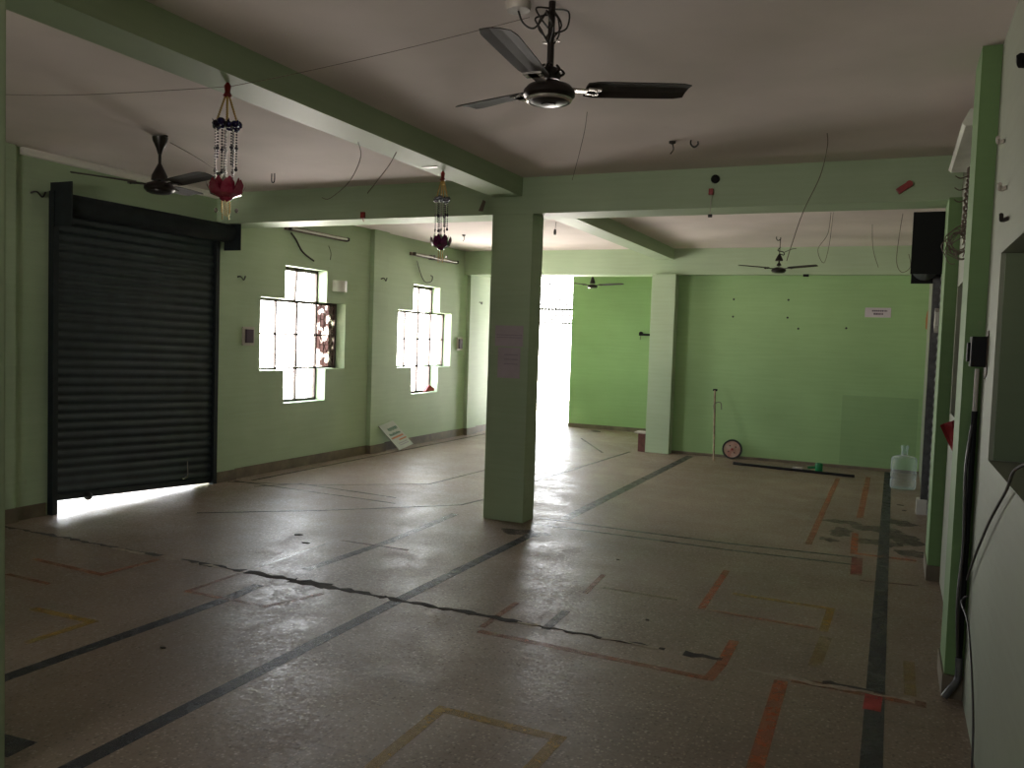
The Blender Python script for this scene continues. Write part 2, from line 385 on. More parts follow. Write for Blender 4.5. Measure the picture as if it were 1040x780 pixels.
for k, (a, b, p) in enumerate([(3.85, 4.22, 0.05), (6.28, 6.55, 0.035), (8.92, 9.25, 0.06), (11.55, 11.85, 0.06)]):
    z1 = 2.51 if k == 1 else (2.45 if k == 3 else H)
    MB().box(XL, XL+p, a, b, 0, z1).build('pilaster', M['sage'], wl)

# right wall: niche, board recess, second shutter opening
hr = [(2.1, 3.68, 1.10, 1.885), (5.20, 6.10, 1.12, 1.93), (6.75, 8.72, -1, 2.50)]
us = sorted({YR, YF+0.25, *[r[0] for r in hr], *[r[1] for r in hr]}); vs = sorted({0.0, H, 1.10, 1.12, 1.885, 1.93, 2.50})
wr = struct('wall_right', grid_wall(us, vs, lambda u, v: not any(in_(u, v, r) for r in hr), lambda u, v, w: (w, u, v), XR, 1.0), M['pale'])
MB().box(1.0, 1.06, YR, YB, 0, H).build('outer_leaf', M['pale'], wr)
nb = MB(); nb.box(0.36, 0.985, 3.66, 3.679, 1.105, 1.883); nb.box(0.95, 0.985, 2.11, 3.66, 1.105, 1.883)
nb.build('recess_shade_lining', M['niche'], wr)  # lining coloured dark for the shade inside the niche
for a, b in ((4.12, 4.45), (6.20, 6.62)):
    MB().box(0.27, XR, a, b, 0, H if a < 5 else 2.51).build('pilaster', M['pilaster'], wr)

struct('wall_back', MB().box(-2.76, XR, YB, YB+0.2, 0, H), M['green'])
struct('wall_alcove', MB().box(-3.02, -2.82, YB+0.2, YF, 0, H), M['green'])
dr = (-5.95, -5.155, -1, 2.62)
struct('wall_far', grid_wall([XL, -5.95, -5.155, -3.02], [0, 2.62, H], lambda u, v: not in_(u, v, dr), lambda u, v, w: (u, w, v), YF, YF+0.23), M['green'])
struct('wall_rear', grid_wall([XL, -3.0, -1.6, XR], [0, 1.45, 1.95, H], lambda u, v: not in_(u, v, (-3.0, -1.6, 1.45, 1.95)), lambda u, v, w: (u, w, v), YR, YR-0.2), M['sage'])  # opening added behind the camera to brighten surfaces facing it

struct('column', MB().bevbox(-3.06, -2.70, 6.30, 6.53, 0, 2.51, 0.006), M['sage'])
struct('column', MB().bevbox(-3.06, -2.62, 1.40, 1.825, 0, H, 0.006), M['sage'])
struct('column', MB().bevbox(-3.08, -2.75, 11.40, 11.80, 0, 2.45, 0.006), M['sage'])
struct('ceiling_beam', MB().box(XL, XR, 6.30, 6.64, 2.51, H), M['sage'])
struct('ceiling_beam', MB().box(-3.05, -2.80, 1.84, 6.30, 2.65, H), M['sage'])
struct('ceiling_beam', MB().box(-3.05, -2.80, YR, 1.40, 2.65, H), M['sage'])
struct('ceiling_beam', MB().box(-3.03, -2.80, 6.64, 11.45, 2.65, H), M['sage'])
struct('ceiling_beam', MB().box(XL, XR, 11.45, 11.82, 2.45, H), M['sage'])

def skirt(name, segs):
    mb = MB()
    for s_ in segs: mb.box(*s_)
    return struct(name, mb, M['skirt'])
skirt('baseboard_left', [(XL, XL+0.062, 3.83, 4.24, 0, 0.11), (XL, XL+0.015, 4.24, 4.50, 0, 0.10), (XL, XL+0.05, 6.30, 6.565, 0, 0.105), (XL, XL+0.016, 6.565, 8.905, 0, 0.105),
      (XL, XL+0.076, 8.905, 9.265, 0, 0.105), (XL, XL+0.016, 9.265, 11.535, 0, 0.105), (XL, XL+0.076, 11.535, 11.865, 0, 0.105), (XL, XL+0.016, 11.865, 13.88, 0, 0.105),
      (XL, XL+0.015, YR, 3.83, 0, 0.10)])
skirt('baseboard_far', [(-5.14, -3.02, YF-0.016, YF, 0, 0.07)])
skirt('baseboard_back', [(-2.75, XR, YB-0.012, YB, 0, 0.035)])
# pilaster feet, right wall
for a, b, x in ((4.10, 4.47, 0.262), (6.18, 6.64, 0.262)):
    MB().box(x, XR-0.001, a, b, 0, 0.10).build('pilaster_foot', M['skirt'], wr)
# pale cornice strip above the shutter, between pilaster and beam
struct('trim_1', MB().prism([(XL+0.001, 4.28, H-0.055), (XL+0.03, 4.28, H-0.05), (XL+0.045, 4.28, H-0.02), (XL+0.045, 4.28, H-0.001), (XL+0.001, 4.28, H-0.001)], (0, 2.01, 0)), M['cornice'])
MB().tube([(XL+0.058, 4.02, 0.02), (XL+0.058, 4.02, 2.74)], 0.009).build('conduit', M['offwhite'], wl)

# ------------------------------------------------------------------ windows
def window(name, rects, bars_y, zt, zm, z_low, z_high, pattern=False, sway=0.0):
    mb = MB(); X0, X1 = -6.158, -6.128
    t = 0.014
    def hbar(y0, y1, z, w=t): mb.box(X0, X1, y0, y1, z-w, z+w)
    def vbar(y, z0, z1, w=t): mb.box(X0, X1, y-w, y+w, z0, z1)
    (a0, a1, lo, hi), (b0, b1, ml, mh) = rects
    vbar(a0+t, lo, hi, 0.011); vbar(a1-t, lo, hi); vbar((a0+a1)/2, lo, mh); vbar(b0+t, ml, mh, 0.01); vbar(b1-t, ml, mh)
    mb.prism([(X0, (a0+a1)/2-0.012-sway, mh), (X0, (a0+a1)/2+0.008-sway, mh), (X0, (a0+a1)/2+0.012, hi), (X0, (a0+a1)/2-0.008, hi)], (0.03, 0, 0))
    hbar(a0, a1, lo+t); hbar(a0, a1, hi-0.02, 0.02); hbar(b0, b1, ml+t, 0.010); hbar(b0, b1, mh-t, 0.016); hbar(b0, b1, zm, 0.009)
    w = struct(name, mb, M['frame'])
    ys = [(b0, a0, ml, mh), (a0, (a0+a1)/2, lo, ml), ((a0+a1)/2, a1, lo, ml), (a0, (a0+a1)/2, ml, mh), ((a0+a1)/2, a1, ml, mh), (a1, b1, ml, mh), (a0, a1, mh, hi)]
    for k, (y0, y1, z0, z1) in enumerate(ys):
        p = MB().box(-6.146, -6.142, y0+0.008, y1-0.008, z0+0.008, z1-0.008)
        if pattern and k == 5:
            o = p.build('patterned_pane', M['pattern'], w)
        else: p.build('pane', M['glass'], w)
    return w
win1 = window('window_1', w1, None, None, 1.47, 0, 0, True, 0.035)
win2 = window('window_2', w2, None, None, 1.455, 0, 0, False, 0.0)
# wrought pattern of the right-hand sash of window_1
gp = MB()
for y in (8.10, 8.165, 8.30, 8.375): gp.tube([(-6.12, y, 1.10), (-6.12, y, 1.84)], 0.0045, 5)
for z0, z1 in ((1.10, 1.46), (1.48, 1.83)):
    zc = (z0+z1)/2
    for pts in ([(8.10, z0), (8.23, zc), (8.375, z0)], [(8.10, z1), (8.23, zc), (8.375, z1)], [(8.165, zc), (8.23, z1-0.02), (8.30, zc)], [(8.165, zc), (8.23, z0+0.02), (8.30, zc)]):
        gp.tube([(-6.12, y, z) for y, z in pts], 0.004, 5)
    for z in (z0+0.10, zc, z1-0.10): gp.tube([(-6.12, 8.08, z), (-6.12, 8.40, z)], 0.004, 5)
gp.build('ornamental_grille', M['frame'], win1)
tag(MB().prism([(-6.11, 10.48, 0.716), (-6.07, 10.66, 0.716), (-6.07, 10.67, 0.75), (-6.10, 10.58, 0.80), (-6.11, 10.54, 0.765)], (0.045, 0, 0)).build('rag', M['redplastic']),
    'small red rag lying on the sill of the farther left window', 'rag')

# ------------------------------------------------------------------ far doorway with grille
dd = MB()
for x in (-5.94, -5.175): dd.box(x, x+0.02, YF+0.06, YF+0.10, 0, 2.60)
dd.box(-5.95, -5.155, YF+0.06, YF+0.10, 2.03, 2.07); dd.box(-5.95, -5.155, YF+0.06, YF+0.10, 2.58, 2.60); dd.box(-5.95, -5.155, YF+0.065, YF+0.09, 1.79, 1.82)
door = struct('door_1', dd, M['galv'])
gr = MB()
for i in range(1, 12): gr.box(-5.95+i*0.066-0.010, -5.95+i*0.066+0.010, YF+0.07, YF+0.08, 1.80, 2.59)
for z in (1.87, 1.94, 2.01, 2.13, 2.22, 2.31, 2.40, 2.49): gr.box(-5.94, -5.16, YF+0.072, YF+0.078, z-0.008, z+0.008)
gr.build('grille', M['frame'], door)

# ------------------------------------------------------------------ rolling shutters
def curtain(y0, y1, z0l, z0r, z1, x, sgn=1):
    mb = MB(); n = int((z1-0.05)/0.0125); cols = 2
    for i in range(n+1):
        t = i/n
        ph = i % 6
        off = (0.0, 0.006, 0.010, 0.010, 0.006, 0.0)[ph]
        for j in range(cols):
            zb = z0l + (z0r-z0l)*j
            mb.v.append((x + sgn*off, y0 + (y1-y0)*j, zb + (z1-zb)*t))
    for i in range(n): mb.f.append((i*2, i*2+1, i*2+3, i*2+2))
    k = len(mb.v)   # back side gives it thickness
    mb.add([(x-sgn*0.006, y0, z0l), (x-sgn*0.006, y1, z0r), (x-sgn*0.006, y1, z1), (x-sgn*0.006, y0, z1)], [(0,1,2,3)])
    return mb
shu = empty('rolling_shutter', (XL, 5.4, 0), 'dark blue steel rolling shutter in the left wall, light showing under it', 'shutter')
def P(mb, name, m, smooth=False):   # builds in world coordinates under an Empty
    def f(parent):
        mb.v = [tuple(Vector(v) - parent.location) for v in mb.v]
        return mb.build(name, m, parent, smooth)
    return f
P(curtain(4.55, 6.27, 0.150, 0.055, 2.50, -5.985), 'curtain', M['shutter'])(shu)
br_ = P(MB().prism([(-5.995, 4.56, 0.105), (-5.995, 6.27, 0.012), (-5.995, 6.27, 0.058), (-5.995, 4.56, 0.152)], (0.028, 0, 0)), 'bottom_rail', M['shutter_pl'])(shu)
P(MB().ball((-5.96, 4.86, 0.10), 0.035, 10), 'stopper', M['rubber'], True)(shu)
for y in (4.535, 6.255): P(MB().box(-6.0, -5.945, y-0.012, y+0.035, 0, 2.52), 'guide_rail', M['shutter_pl'])(shu)
for y0 in (4.535, 6.36): P(MB().bevbox(-5.999, -5.76, y0, y0+0.008, 2.25 if y0 < 5 else 2.26, 2.585 if y0 < 5 else 2.60, 0.002), 'end_plate', M['shutter_pl'])(shu)
P(MB().lathe([(0.08, 4.55), (0.088, 4.56), (0.088, 6.35), (0.08, 6.357)], (-5.895, 0, 2.42), 24, 'Y'), 'drum', M['shutter_pl'], True)(shu)
hd = P(MB().tube([(-5.965, 5.93, 0.26), (-5.962, 5.935, 0.12)], 0.004, 6).tube([(-5.962, 5.935, 0.12), (-5.955, 5.89, 0.10), (-5.955, 5.86, 0.11)], 0.005, 6, 4), 'pull_hook', M['fantrim'])(shu)

sh2 = empty('rolling_shutter', (XR, 7.7, 0), 'closed steel rolling shutter in the right wall beyond the pilaster, black drum plate above', 'shutter')
P(curtain(6.76, 8.72, 0.0, 0.0, 2.3, 0.352, -1), 'curtain', M['galv'])(sh2)
P(MB().box(0.285, 0.345, 8.70, 8.80, 0.0, 2.35), 'guide_rail', M['galv'])(sh2)
P(MB().box(0.255, 0.345, 8.68, 8.82, 0.0, 0.14), 'rail_foot', M['white'])(sh2)
P(MB().bevbox(0.07, 0.344, 6.72, 6.73, 2.06, 2.50, 0.003), 'end_plate', M['black'])(sh2)
P(MB().bevbox(0.10, 0.344, 8.74, 8.75, 2.14, 2.50, 0.003), 'end_plate', M['black'])(sh2)
P(MB().lathe([(0.11, 6.74), (0.115, 6.75), (0.115, 8.72), (0.11, 8.735)], (0.215, 0, 2.28), 20, 'Y'), 'drum', M['shutter_pl'], True)(sh2)
tag(MB().prism([(0.334, 8.3, 1.86), (0.334, 8.42, 1.90), (0.334, 8.46, 1.76), (0.334, 8.36, 1.68), (0.334, 8.28, 1.74)], (-0.03, 0, 0)).build('plastic_bag', M['white']),
    'crumpled white plastic scrap hung on the right rolling shutter', 'plastic scrap')

# board in recess between pilasters
rb = MB().box(0.50, 0.52, 5.20, 6.10, 1.12, 1.93); tag(rb.build('window_board', M['brown']), 'brown board closing the narrow recess in the right wall between the pilasters', 'board')

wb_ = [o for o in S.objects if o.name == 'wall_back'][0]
pt = MB().box(-0.58, 0.30, YB-0.0012, YB-0.0002, 0.04, 0.93).build('dull_patch', M['patchgreen'], wb_); pt['label'] = 'duller patch low on the right'  # thin rectangle, a duller green than the wall around it
tag(MB().prism([(0.325, 11.50, 1.80), (0.341, 11.50, 1.78), (0.341, 11.50, 2.02), (0.332, 11.50, 2.0), (0.322, 11.50, 1.92)], (0, 0.01, 0)).build('orange_scrap', M['bannerorange']), 'small orange scrap stuck at the right end of the back wall', 'scrap')
# ------------------------------------------------------------------ floor markings (children of the floor)
def strip(pts, w, z=0.0009, name='floor_tape', m=None, label=None):
    mb = MB()
    for i in range(len(pts)-1):
        a, b = Vector((*pts[i], 0)), Vector((*pts[i+1], 0)); d = (b-a).normalized(); s_ = Vector((-d.y, d.x, 0))*w/2
        e0 = d*w/2 if i else Vector(); a2 = a - e0
        mb.prism([a2-s_+Vector((0,0,0.0001)), b-s_+Vector((0,0,0.0001)), b+s_+Vector((0,0,0.0001)), a2+s_+Vector((0,0,0.0001))], (0, 0, z + 0.0002*(i % 2)))
    o = mb.build(name, m, floor)
    if label: o['label'] = label
    return o
T = [
 ('dark', 0.075, [(-2.46, 1.0), (-2.49, 4.01), (-2.48, 6.0)]),
 ('dark', 0.075, [(-3.36, 1.9), (-3.32, 3.6), (-3.35, 3.9)]),
 ('dark_faint', 0.07, [(-3.32, 4.3), (-3.28, 5.24), (-3.33, 6.32)]),
 ('dark', 0.078, [(0.0, 1.5), (0.0, 5.31), (0.0, 11.5)]),
 ('greenline', 0.035, [(-2.66, 6.57), (-1.85, 6.53), (-1.07, 6.52), (-0.17, 6.59)]),
 ('greenline', 0.035, [(-2.62, 6.33), (-1.8, 6.33), (-1.04, 6.31), (-0.16, 6.36)]),
 ('thin', 0.03, [(-5.93, 6.43), (-5.17, 6.74), (-4.24, 7.46), (-4.18, 8.64)]),
 ('thin', 0.03, [(-5.92, 6.5), (-3.99, 6.42)]),
 ('thin', 0.03, [(-5.55, 6.37), (-5.28, 6.74), (-4.13, 6.65)]),
 ('thin', 0.03, [(-5.11, 5.19), (-4.34, 5.82), (-3.47, 6.69), (-3.41, 7.06)]),
 ('thin', 0.04, [(-5.79, 6.61), (-5.79, 11.9)]),
 ('thin', 0.04, [(-3.41, 8.26), (-3.26, 11.31)]),
 ('thin', 0.03, [(-4.37, 12.39), (-3.54, 10.94)]),
 ('grey', 0.10, [(-2.46, 6.62), (-2.45, 11.4)]),
 ('red', 0.028, [(-3.58, 5.05), (-3.03, 5.06)]),
 ('paleline', 0.016, [(-3.61, 4.15), (-3.62, 4.93)]),
 ('orange_f', 0.04, [(-4.92, 3.62), (-4.28, 3.59), (-4.27, 4.01)]),
 ('orange_f', 0.03, [(-4.75, 3.32), (-4.37, 3.31)]),
 ('orange_f', 0.03, [(-3.61, 4.03), (-3.61, 3.6), (-3.05, 3.61), (-2.93, 3.95)]),
 ('yellow', 0.045, [(-4.06, 2.98), (-3.63, 2.99), (-3.64, 2.64)]),
 ('dark', 0.12, [(-2.98, 1.94), (-2.72, 1.96)]),
 ('yellow', 0.05, [(-1.58, 2.42), (-1.59, 2.95), (-1.08, 2.94), (-1.09, 2.55)]),
 ('orange_f', 0.045, [(-1.87, 3.84), (-0.69, 3.80)]),
 ('orange', 0.05, [(-0.69, 3.78), (-0.67, 4.01), (-0.67, 4.36)]),
 ('orange_f', 0.035, [(-1.88, 3.9), (-1.89, 4.37)]),
 ('orange_f', 0.035, [(-1.64, 5.19), (-1.61, 4.74)]),
 ('yellow_f', 0.03, [(-1.55, 4.91), (-1.09, 4.9)]),
 ('smudge', 0.05, [(-1.58, 4.04), (-1.59, 4.37)]),
 ('orange', 0.042, [(-0.95, 5.72), (-0.93, 4.8)]),
 ('orange_f', 0.03, [(-0.90, 4.8), (-0.30, 4.78)]),
 ('yellow', 0.045, [(-0.82, 5.2), (-0.26, 5.19), (-0.27, 4.75)]),
 ('yellow_f', 0.06, [(-0.25, 4.66), (-0.27, 4.2)]),
 ('orange', 0.06, [(-0.39, 3.94), (-0.37, 2.6)]),
 ('orange_f', 0.06, [(-0.35, 3.975), (-0.2, 3.98), (0.2, 3.97)]),
 ('orange_f', 0.05, [(-0.53, 10.57), (-0.53, 6.83)]),
 ('orange_f', 0.055, [(-0.21, 10.9), (-0.21, 8.18)]),
 ('orange', 0.05, [(-0.22, 7.47), (-0.2, 6.72), (0.22, 6.72)]),
 ('red', 0.075, [(-0.17, 6.58), (-0.16, 6.07)]),
 ('red', 0.03, [(-0.13, 5.94), (0.22, 6.01)]),
 ('yellow_f', 0.05, [(0.14, 4.05), (0.14, 4.5)]),
]
LBL = {'dark': 'dark floor tape', 'dark_faint': 'faded dark tape', 'greenline': 'green grey tape line', 'thin': 'thin dark line', 'grey': 'wide grey tape', 'red': 'red tape', 'paleline': 'pale scratch',
       'orange_f': 'faded orange tape', 'orange': 'orange tape', 'yellow': 'yellow tape', 'yellow_f': 'faded yellow tape', 'smudge': 'dark smudge'}
for i, (k, w, pts) in enumerate(T): strip(pts, w, 0.0008 + 0.00012*(i % 5), 'floor_tape', M[k], LBL[k])
strip([(-0.005, 3.97), (-0.01, 3.80)], 0.07, 0.0018, 'paint_patch', M['redblob'], 'red paint patch on the dark tape')

def blob(cx, cy, rx, ry, m, name, label, n=36, z=0.0007, seed=1):
    rnd = random.Random(seed); ph = [rnd.uniform(0, 6.28) for _ in range(5)]
    pts = []
    for i in range(n):
        a = 2*PI*i/n; k = 1 + 0.22*math.sin(2*a+ph[0]) + 0.14*math.sin(5*a+ph[1]) + 0.08*math.sin(9*a+ph[2])
        pts.append((cx + rx*k*math.cos(a), cy + ry*k*math.sin(a), 0.0001))
    o = MB().prism(pts, (0, 0, z)).build(name, m, floor); o['label'] = label
for k, (x, y, rx, ry) in enumerate([(-0.35, 7.9, 0.13, 0.10), (-0.08, 7.75, 0.16, 0.16), (0.15, 7.45, 0.14, 0.22), (-0.33, 7.45, 0.10, 0.16), (-0.05, 7.2, 0.15, 0.13), (0.20, 6.95, 0.10, 0.14), (-0.40, 7.1, 0.07, 0.07), (0.12, 8.15, 0.14, 0.12)]):
    blob(x, y, rx, ry, M['stain'], 'stain', 'dark damp stain', seed=3+k, z=0.0006+0.00005*k)
blob(-2.55, 6.0, 0.16, 0.12, M['smudge'], 'stain', 'dark smudge', seed=8)
def crack():
    rnd = random.Random(11)
    def run(x0, x1, w0, m, name, label, z, amp=0.012, yc=lambda x: 4.075 - 0.006*(x+3), step=0.045):
        top = []; bot = []; x = x0
        while x < x1:
            w = w0*rnd.uniform(0.15, 1.5); c = yc(x) + rnd.uniform(-amp, amp)
            top.append((x, c+w/2)); bot.append((x, c-w/2)); x += step*rnd.uniform(0.6, 1.4)
        mb = MB()
        for i in range(len(top)-1):
            mb.prism([(*bot[i], 0.0001), (*bot[i+1], 0.0001), (*top[i+1], 0.0001), (*top[i], 0.0001)], (0, 0, z))
        o = mb.build(name, m, floor); o['label'] = label
    run(-5.95, -4.3, 0.035, M['crack'], 'floor_crack', 'dark crack across the floor', 0.0016)
    run(-4.15, -3.6, 0.05, M['crack'], 'floor_crack', 'dark crack across the floor', 0.0016)
    run(-3.25, -2.95, 0.10, M['crack'], 'floor_crack', 'widened dark crack', 0.0012)
    run(-3.6, -2.55, 0.05, M['crack'], 'floor_crack', 'dark crack across the floor', 0.0016, 0.014)
    run(-2.6, -1.7, 0.045, M['crack'], 'floor_crack', 'dark crack across the floor', 0.0016)
    run(-1.7, -0.95, 0.022, M['crack'], 'floor_crack', 'dark crack across the floor', 0.0016)
    run(-0.86, -0.66, 0.055, M['crack'], 'floor_crack', 'dark crack across the floor', 0.0016)
    run(-0.22, 0.06, 0.035, M['crack'], 'floor_crack', 'dark crack across the floor', 0.0016, yc=lambda x: 4.02)
    for a, b in ((-4.75, -4.45), (-4.25, -4.12), (-3.95, -3.75), (-1.75, -1.62), (-1.28, -0.98), (-0.55, 0.0), (-0.05, 0.2)):
        run(a, b, 0.03, M['patch'], 'mortar_patch', 'pale mortar patch in the crack', 0.002, yc=lambda x: 4.065 if x < -0.6 else 3.985)
crack()
# small debris
for i, (x, y, s) in enumerate([(-3.95, 5.02, 0.02), (-3.75, 4.85, 0.016), (-3.05, 2.9, 0.008), (-1.67, 5.6, 0.008), (-1.15, 4.45, 0.008), (0.13, 9.1, 0.018), (0.16, 8.8, 0.015), (-4.5, 13.5, 0.06)]):
    blob(x, y, s*1.6, s, M['crack'], 'grit', 'dark speck of grit', 10, 0.004, seed=20+i)

# ------------------------------------------------------------------ ceiling fans
def blade_mesh(R, root, w0, w1, pitch, cone, thick=0.004):
    mb = MB(); n = 12; rows = []
    for i in range(n+1):
        t = i/n; x = root + (R-root)*t
        w = (w0 + (w1-w0)*t) * (1 if 0 < i < n else 0.80)
        if i == 1 or i == n-1: w *= 0.97
        z = cone*(x-root); pt = pitch*(1-0.35*t)
        row = []
        for s_, camb in ((-0.5, 0), (-0.17, 0.006), (0.17, 0.006), (0.5, 0)):
            y = s_*w; row.append((x, y*math.cos(pt), z + y*math.sin(pt) + camb))
        rows.append(row)
    top = [p for r in rows for p in r]; bot = [(p[0], p[1], p[2]-thick) for p in top]; m = len(top)
    fs = []
    for i in range(n):
        for k in range(3):
            a, b, c, d = i*4+k, i*4+k+1, (i+1)*4+k+1, (i+1)*4+k
            fs.append((a, b, c, d)); fs.append((m+d, m+c, m+b, m+a))
        fs.append((i*4, (i+1)*4, m+(i+1)*4, m+i*4)); fs.append((i*4+3, m+i*4+3, m+(i+1)*4+3, (i+1)*4+3))
    for e in (0, n): fs.append(tuple([e*4+k for k in range(4)] + [m+e*4+k for k in reversed(range(4))]))
    return mb.add(top + bot, fs)
def fan(loc, label, R, phase, drop, kind, group='three-blade ceiling fans', mb_mat='fan', bl_mat='fanblade', cone=0.06, pitch=-0.20, mr=0.10, w=(0.125, 0.14), rot_rod=0):
    t = empty('ceiling_fan', loc, label, 'ceiling fan', group)
    k = mr/0.10
    prof = [(0.02*k, 0.036*k), (0.05*k, 0.032*k), (0.085*k, 0.018*k), (0.10*k, 0.0), (0.10*k, -0.018*k), (0.088*k, -0.030*k)]
    MB().lathe(prof, (0, 0, -0.02), 32).build('motor_housing', M[mb_mat], t, True)
    MB().lathe([(0.086*k, -0.028*k), (0.085*k, -0.036*k), (0.06*k, -0.046*k), (0.02*k, -0.050*k), (0.0001, -0.051*k)], (0, 0, -0.02), 32).build('bottom_cap', M[mb_mat], t, True)
    if kind in ('near', 'far'):
        MB().lathe([(0.086*k, -0.030*k), (0.091*k, -0.031*k), (0.088*k, -0.038*k), (0.080*k, -0.042*k), (0.086*k, -0.030*k)], (0, 0, -0.02), 32).build('rim', M['fantrim'], t, True)
    if kind == 'near':
        MB().lathe([(0.03, -0.048), (0.03, -0.053), (0.0001, -0.056)], (0, 0, -0.02), 20).build('centre_badge', M[mb_mat], t, True)
    for i in range(3):
        a = rad(phase + 120*i)
        b = blade_mesh(R, 0.145*k, w[0], w[1], pitch, cone).build('blade', M[bl_mat], t); b.rotation_euler = (0, 0, a)
        ar = MB(); ar.box(0.06*k, 0.20*k, -0.018, 0.018, -0.012, -0.004); ar.box(0.15*k, 0.20*k, -0.036, 0.036, -0.012, -0.005)
        for yy in (-0.025, 0.025): ar.lathe([(0.005, -0.016), (0.006, -0.012)], (0.18*k, yy, 0), 8)
        ar.build('blade_bracket', M['fantrim'] if kind == 'near' else M[mb_mat], b)
    if kind == 'cone':
        MB().tube([(0, 0, 0.02), (0, 0, drop)], 0.010).build('rod', M[mb_mat], t)
        MB().lathe([(0.055, 0.0), (0.052, 0.03), (0.022, 0.09), (0.012, 0.11)], (0, 0, 0.025), 20).build('lower_canopy', M[mb_mat], t, True)
        MB().lathe([(0.012, 0.0), (0.025, 0.04), (0.048, 0.09), (0.052, 0.115)], (0, 0, drop-0.125), 20).build('upper_canopy', M[mb_mat], t, True)
        MB().box(-0.05, 0.06, -0.012, 0.012, drop-0.012, drop).build('hanger_plate', M['wire'], t)
    elif kind == 'near':
        MB().tube([(0, 0, 0.02), (0, 0, drop)], 0.0135, 12).build('rod', M[mb_mat], t)
        mb = MB().lathe([(0.04, 0.0), (0.045, 0.02), (0.03, 0.045), (0.02, 0.05)], (0, 0, 0.022), 10)
        for q in range(7):
            a = q*0.9; mb.tube([(0.03*math.cos(a), 0.03*math.sin(a), 0.03), (0.055*math.cos(a+.4), 0.055*math.sin(a+.4), 0.05+0.008*(q % 3)), (0.03*math.cos(a+.8), 0.03*math.sin(a+.8), 0.075)], 0.005, 6, 4)
        mb.build('lower_canopy', M[mb_mat], t, True)
        MB().box(-0.035, 0.035, -0.004, 0.004, 0.165, 0.173).build('rod_pin', M['fantrim'], t)
        wb = MB(); rnd = random.Random(5)
        for q in range(9):
            a = rnd.uniform(0, 6.28); z0 = drop - rnd.uniform(0.02, 0.06); z1 = drop - rnd.uniform(0.10, 0.17); rr = rnd.uniform(0.03, 0.07)
            wb.tube([(0.01*math.cos(a), 0.01*math.sin(a), z0), (rr*math.cos(a), rr*math.sin(a), (z0+z1)/2+0.03), (rr*0.9*math.cos(a+.5), rr*0.9*math.sin(a+.5), (z0+z1)/2-0.02), (0.014*math.cos(a), 0.014*math.sin(a), z1)], 0.0035, 6, 5)
        wb.tube([(-0.02, 0, drop-0.03), (-0.07, 0, drop-0.09), (-0.11, -0.02, drop-0.075), (-0.12, -0.05, drop-0.036)], 0.004, 6, 6)
        wb.build('wiring', M['wire'], t)
        MB().lathe([(0.045, 0), (0.05, 0.012), (0.05, 0.03), (0.03, 0.036)], (-0.12, -0.05, drop-0.036), 16).build('ceiling_rose', M['offwhite'], t, True)
    elif kind == 'hook':
        MB().tube([(0, 0, 0.02), (0, 0, 0.17)], 0.009).tube([(0, 0, 0.16), (0.004, 0, drop)], 0.005, 6).build('rod', M[mb_mat], t)
        MB().lathe([(0.026, 0), (0.028, 0.012), (0.012, 0.035)], (0, 0, 0.028), 14).build('lower_canopy', M[mb_mat], t, True)
        MB().lathe([(0.045, 0), (0.043, 0.02), (0.022, 0.06), (0.016, 0.075)], (0, 0, 0.085), 16).build('upper_canopy', M[mb_mat], t, True)
        MB().tube([(0, 0, 0.17), (0.05, 0, 0.155), (0.045, 0, 0.19), (-0.02, 0, 0.21), (0.01, 0, 0.25)], 0.006, 6, 5).tube([(0.06, 0, 0.19), (0.14, 0, 0.225), (0.19, 0, 0.23)], 0.004, 6, 4).build('wiring', M['wire'], t)
    else:
        MB().tube([(0, 0, 0.02), (0, 0, drop)], 0.010).build('rod', M[mb_mat], t)
        MB().lathe([(0.045, 0), (0.04, 0.03), (0.018, 0.10)], (0, 0, 0.02), 16).build('lower_canopy', M[mb_mat], t, True)
        MB().lathe([(0.012, 0.0), (0.045, 0.07)], (0, 0, drop-0.071), 16).build('upper_canopy', M[mb_mat], t, True)
    return t
fan((-1.27, 3.08, 2.480), 'nearest ceiling fan, dark brown blades with exposed wiring on its rod', 0.555, 33, 0.319, 'near')
fan((-4.63, 4.32, 2.475), 'ceiling fan with hourglass canopies in front of the left shutter', 0.54, 349, 0.324, 'cone', cone=0.05)
fan((-1.32, 10.6, 2.455), 'small dark ceiling fan near the back green wall, between column and sign', 0.50, 93, 0.344, 'hook', mr=0.085, cone=0.03, w=(0.07, 0.09))
fan((-4.42, 12.8, 2.40), 'farthest ceiling fan, partly hidden beyond the back beam by the bright doorway', 0.54, 349, 0.399, 'far', cone=0.03, w=(0.09, 0.1), mr=0.08)

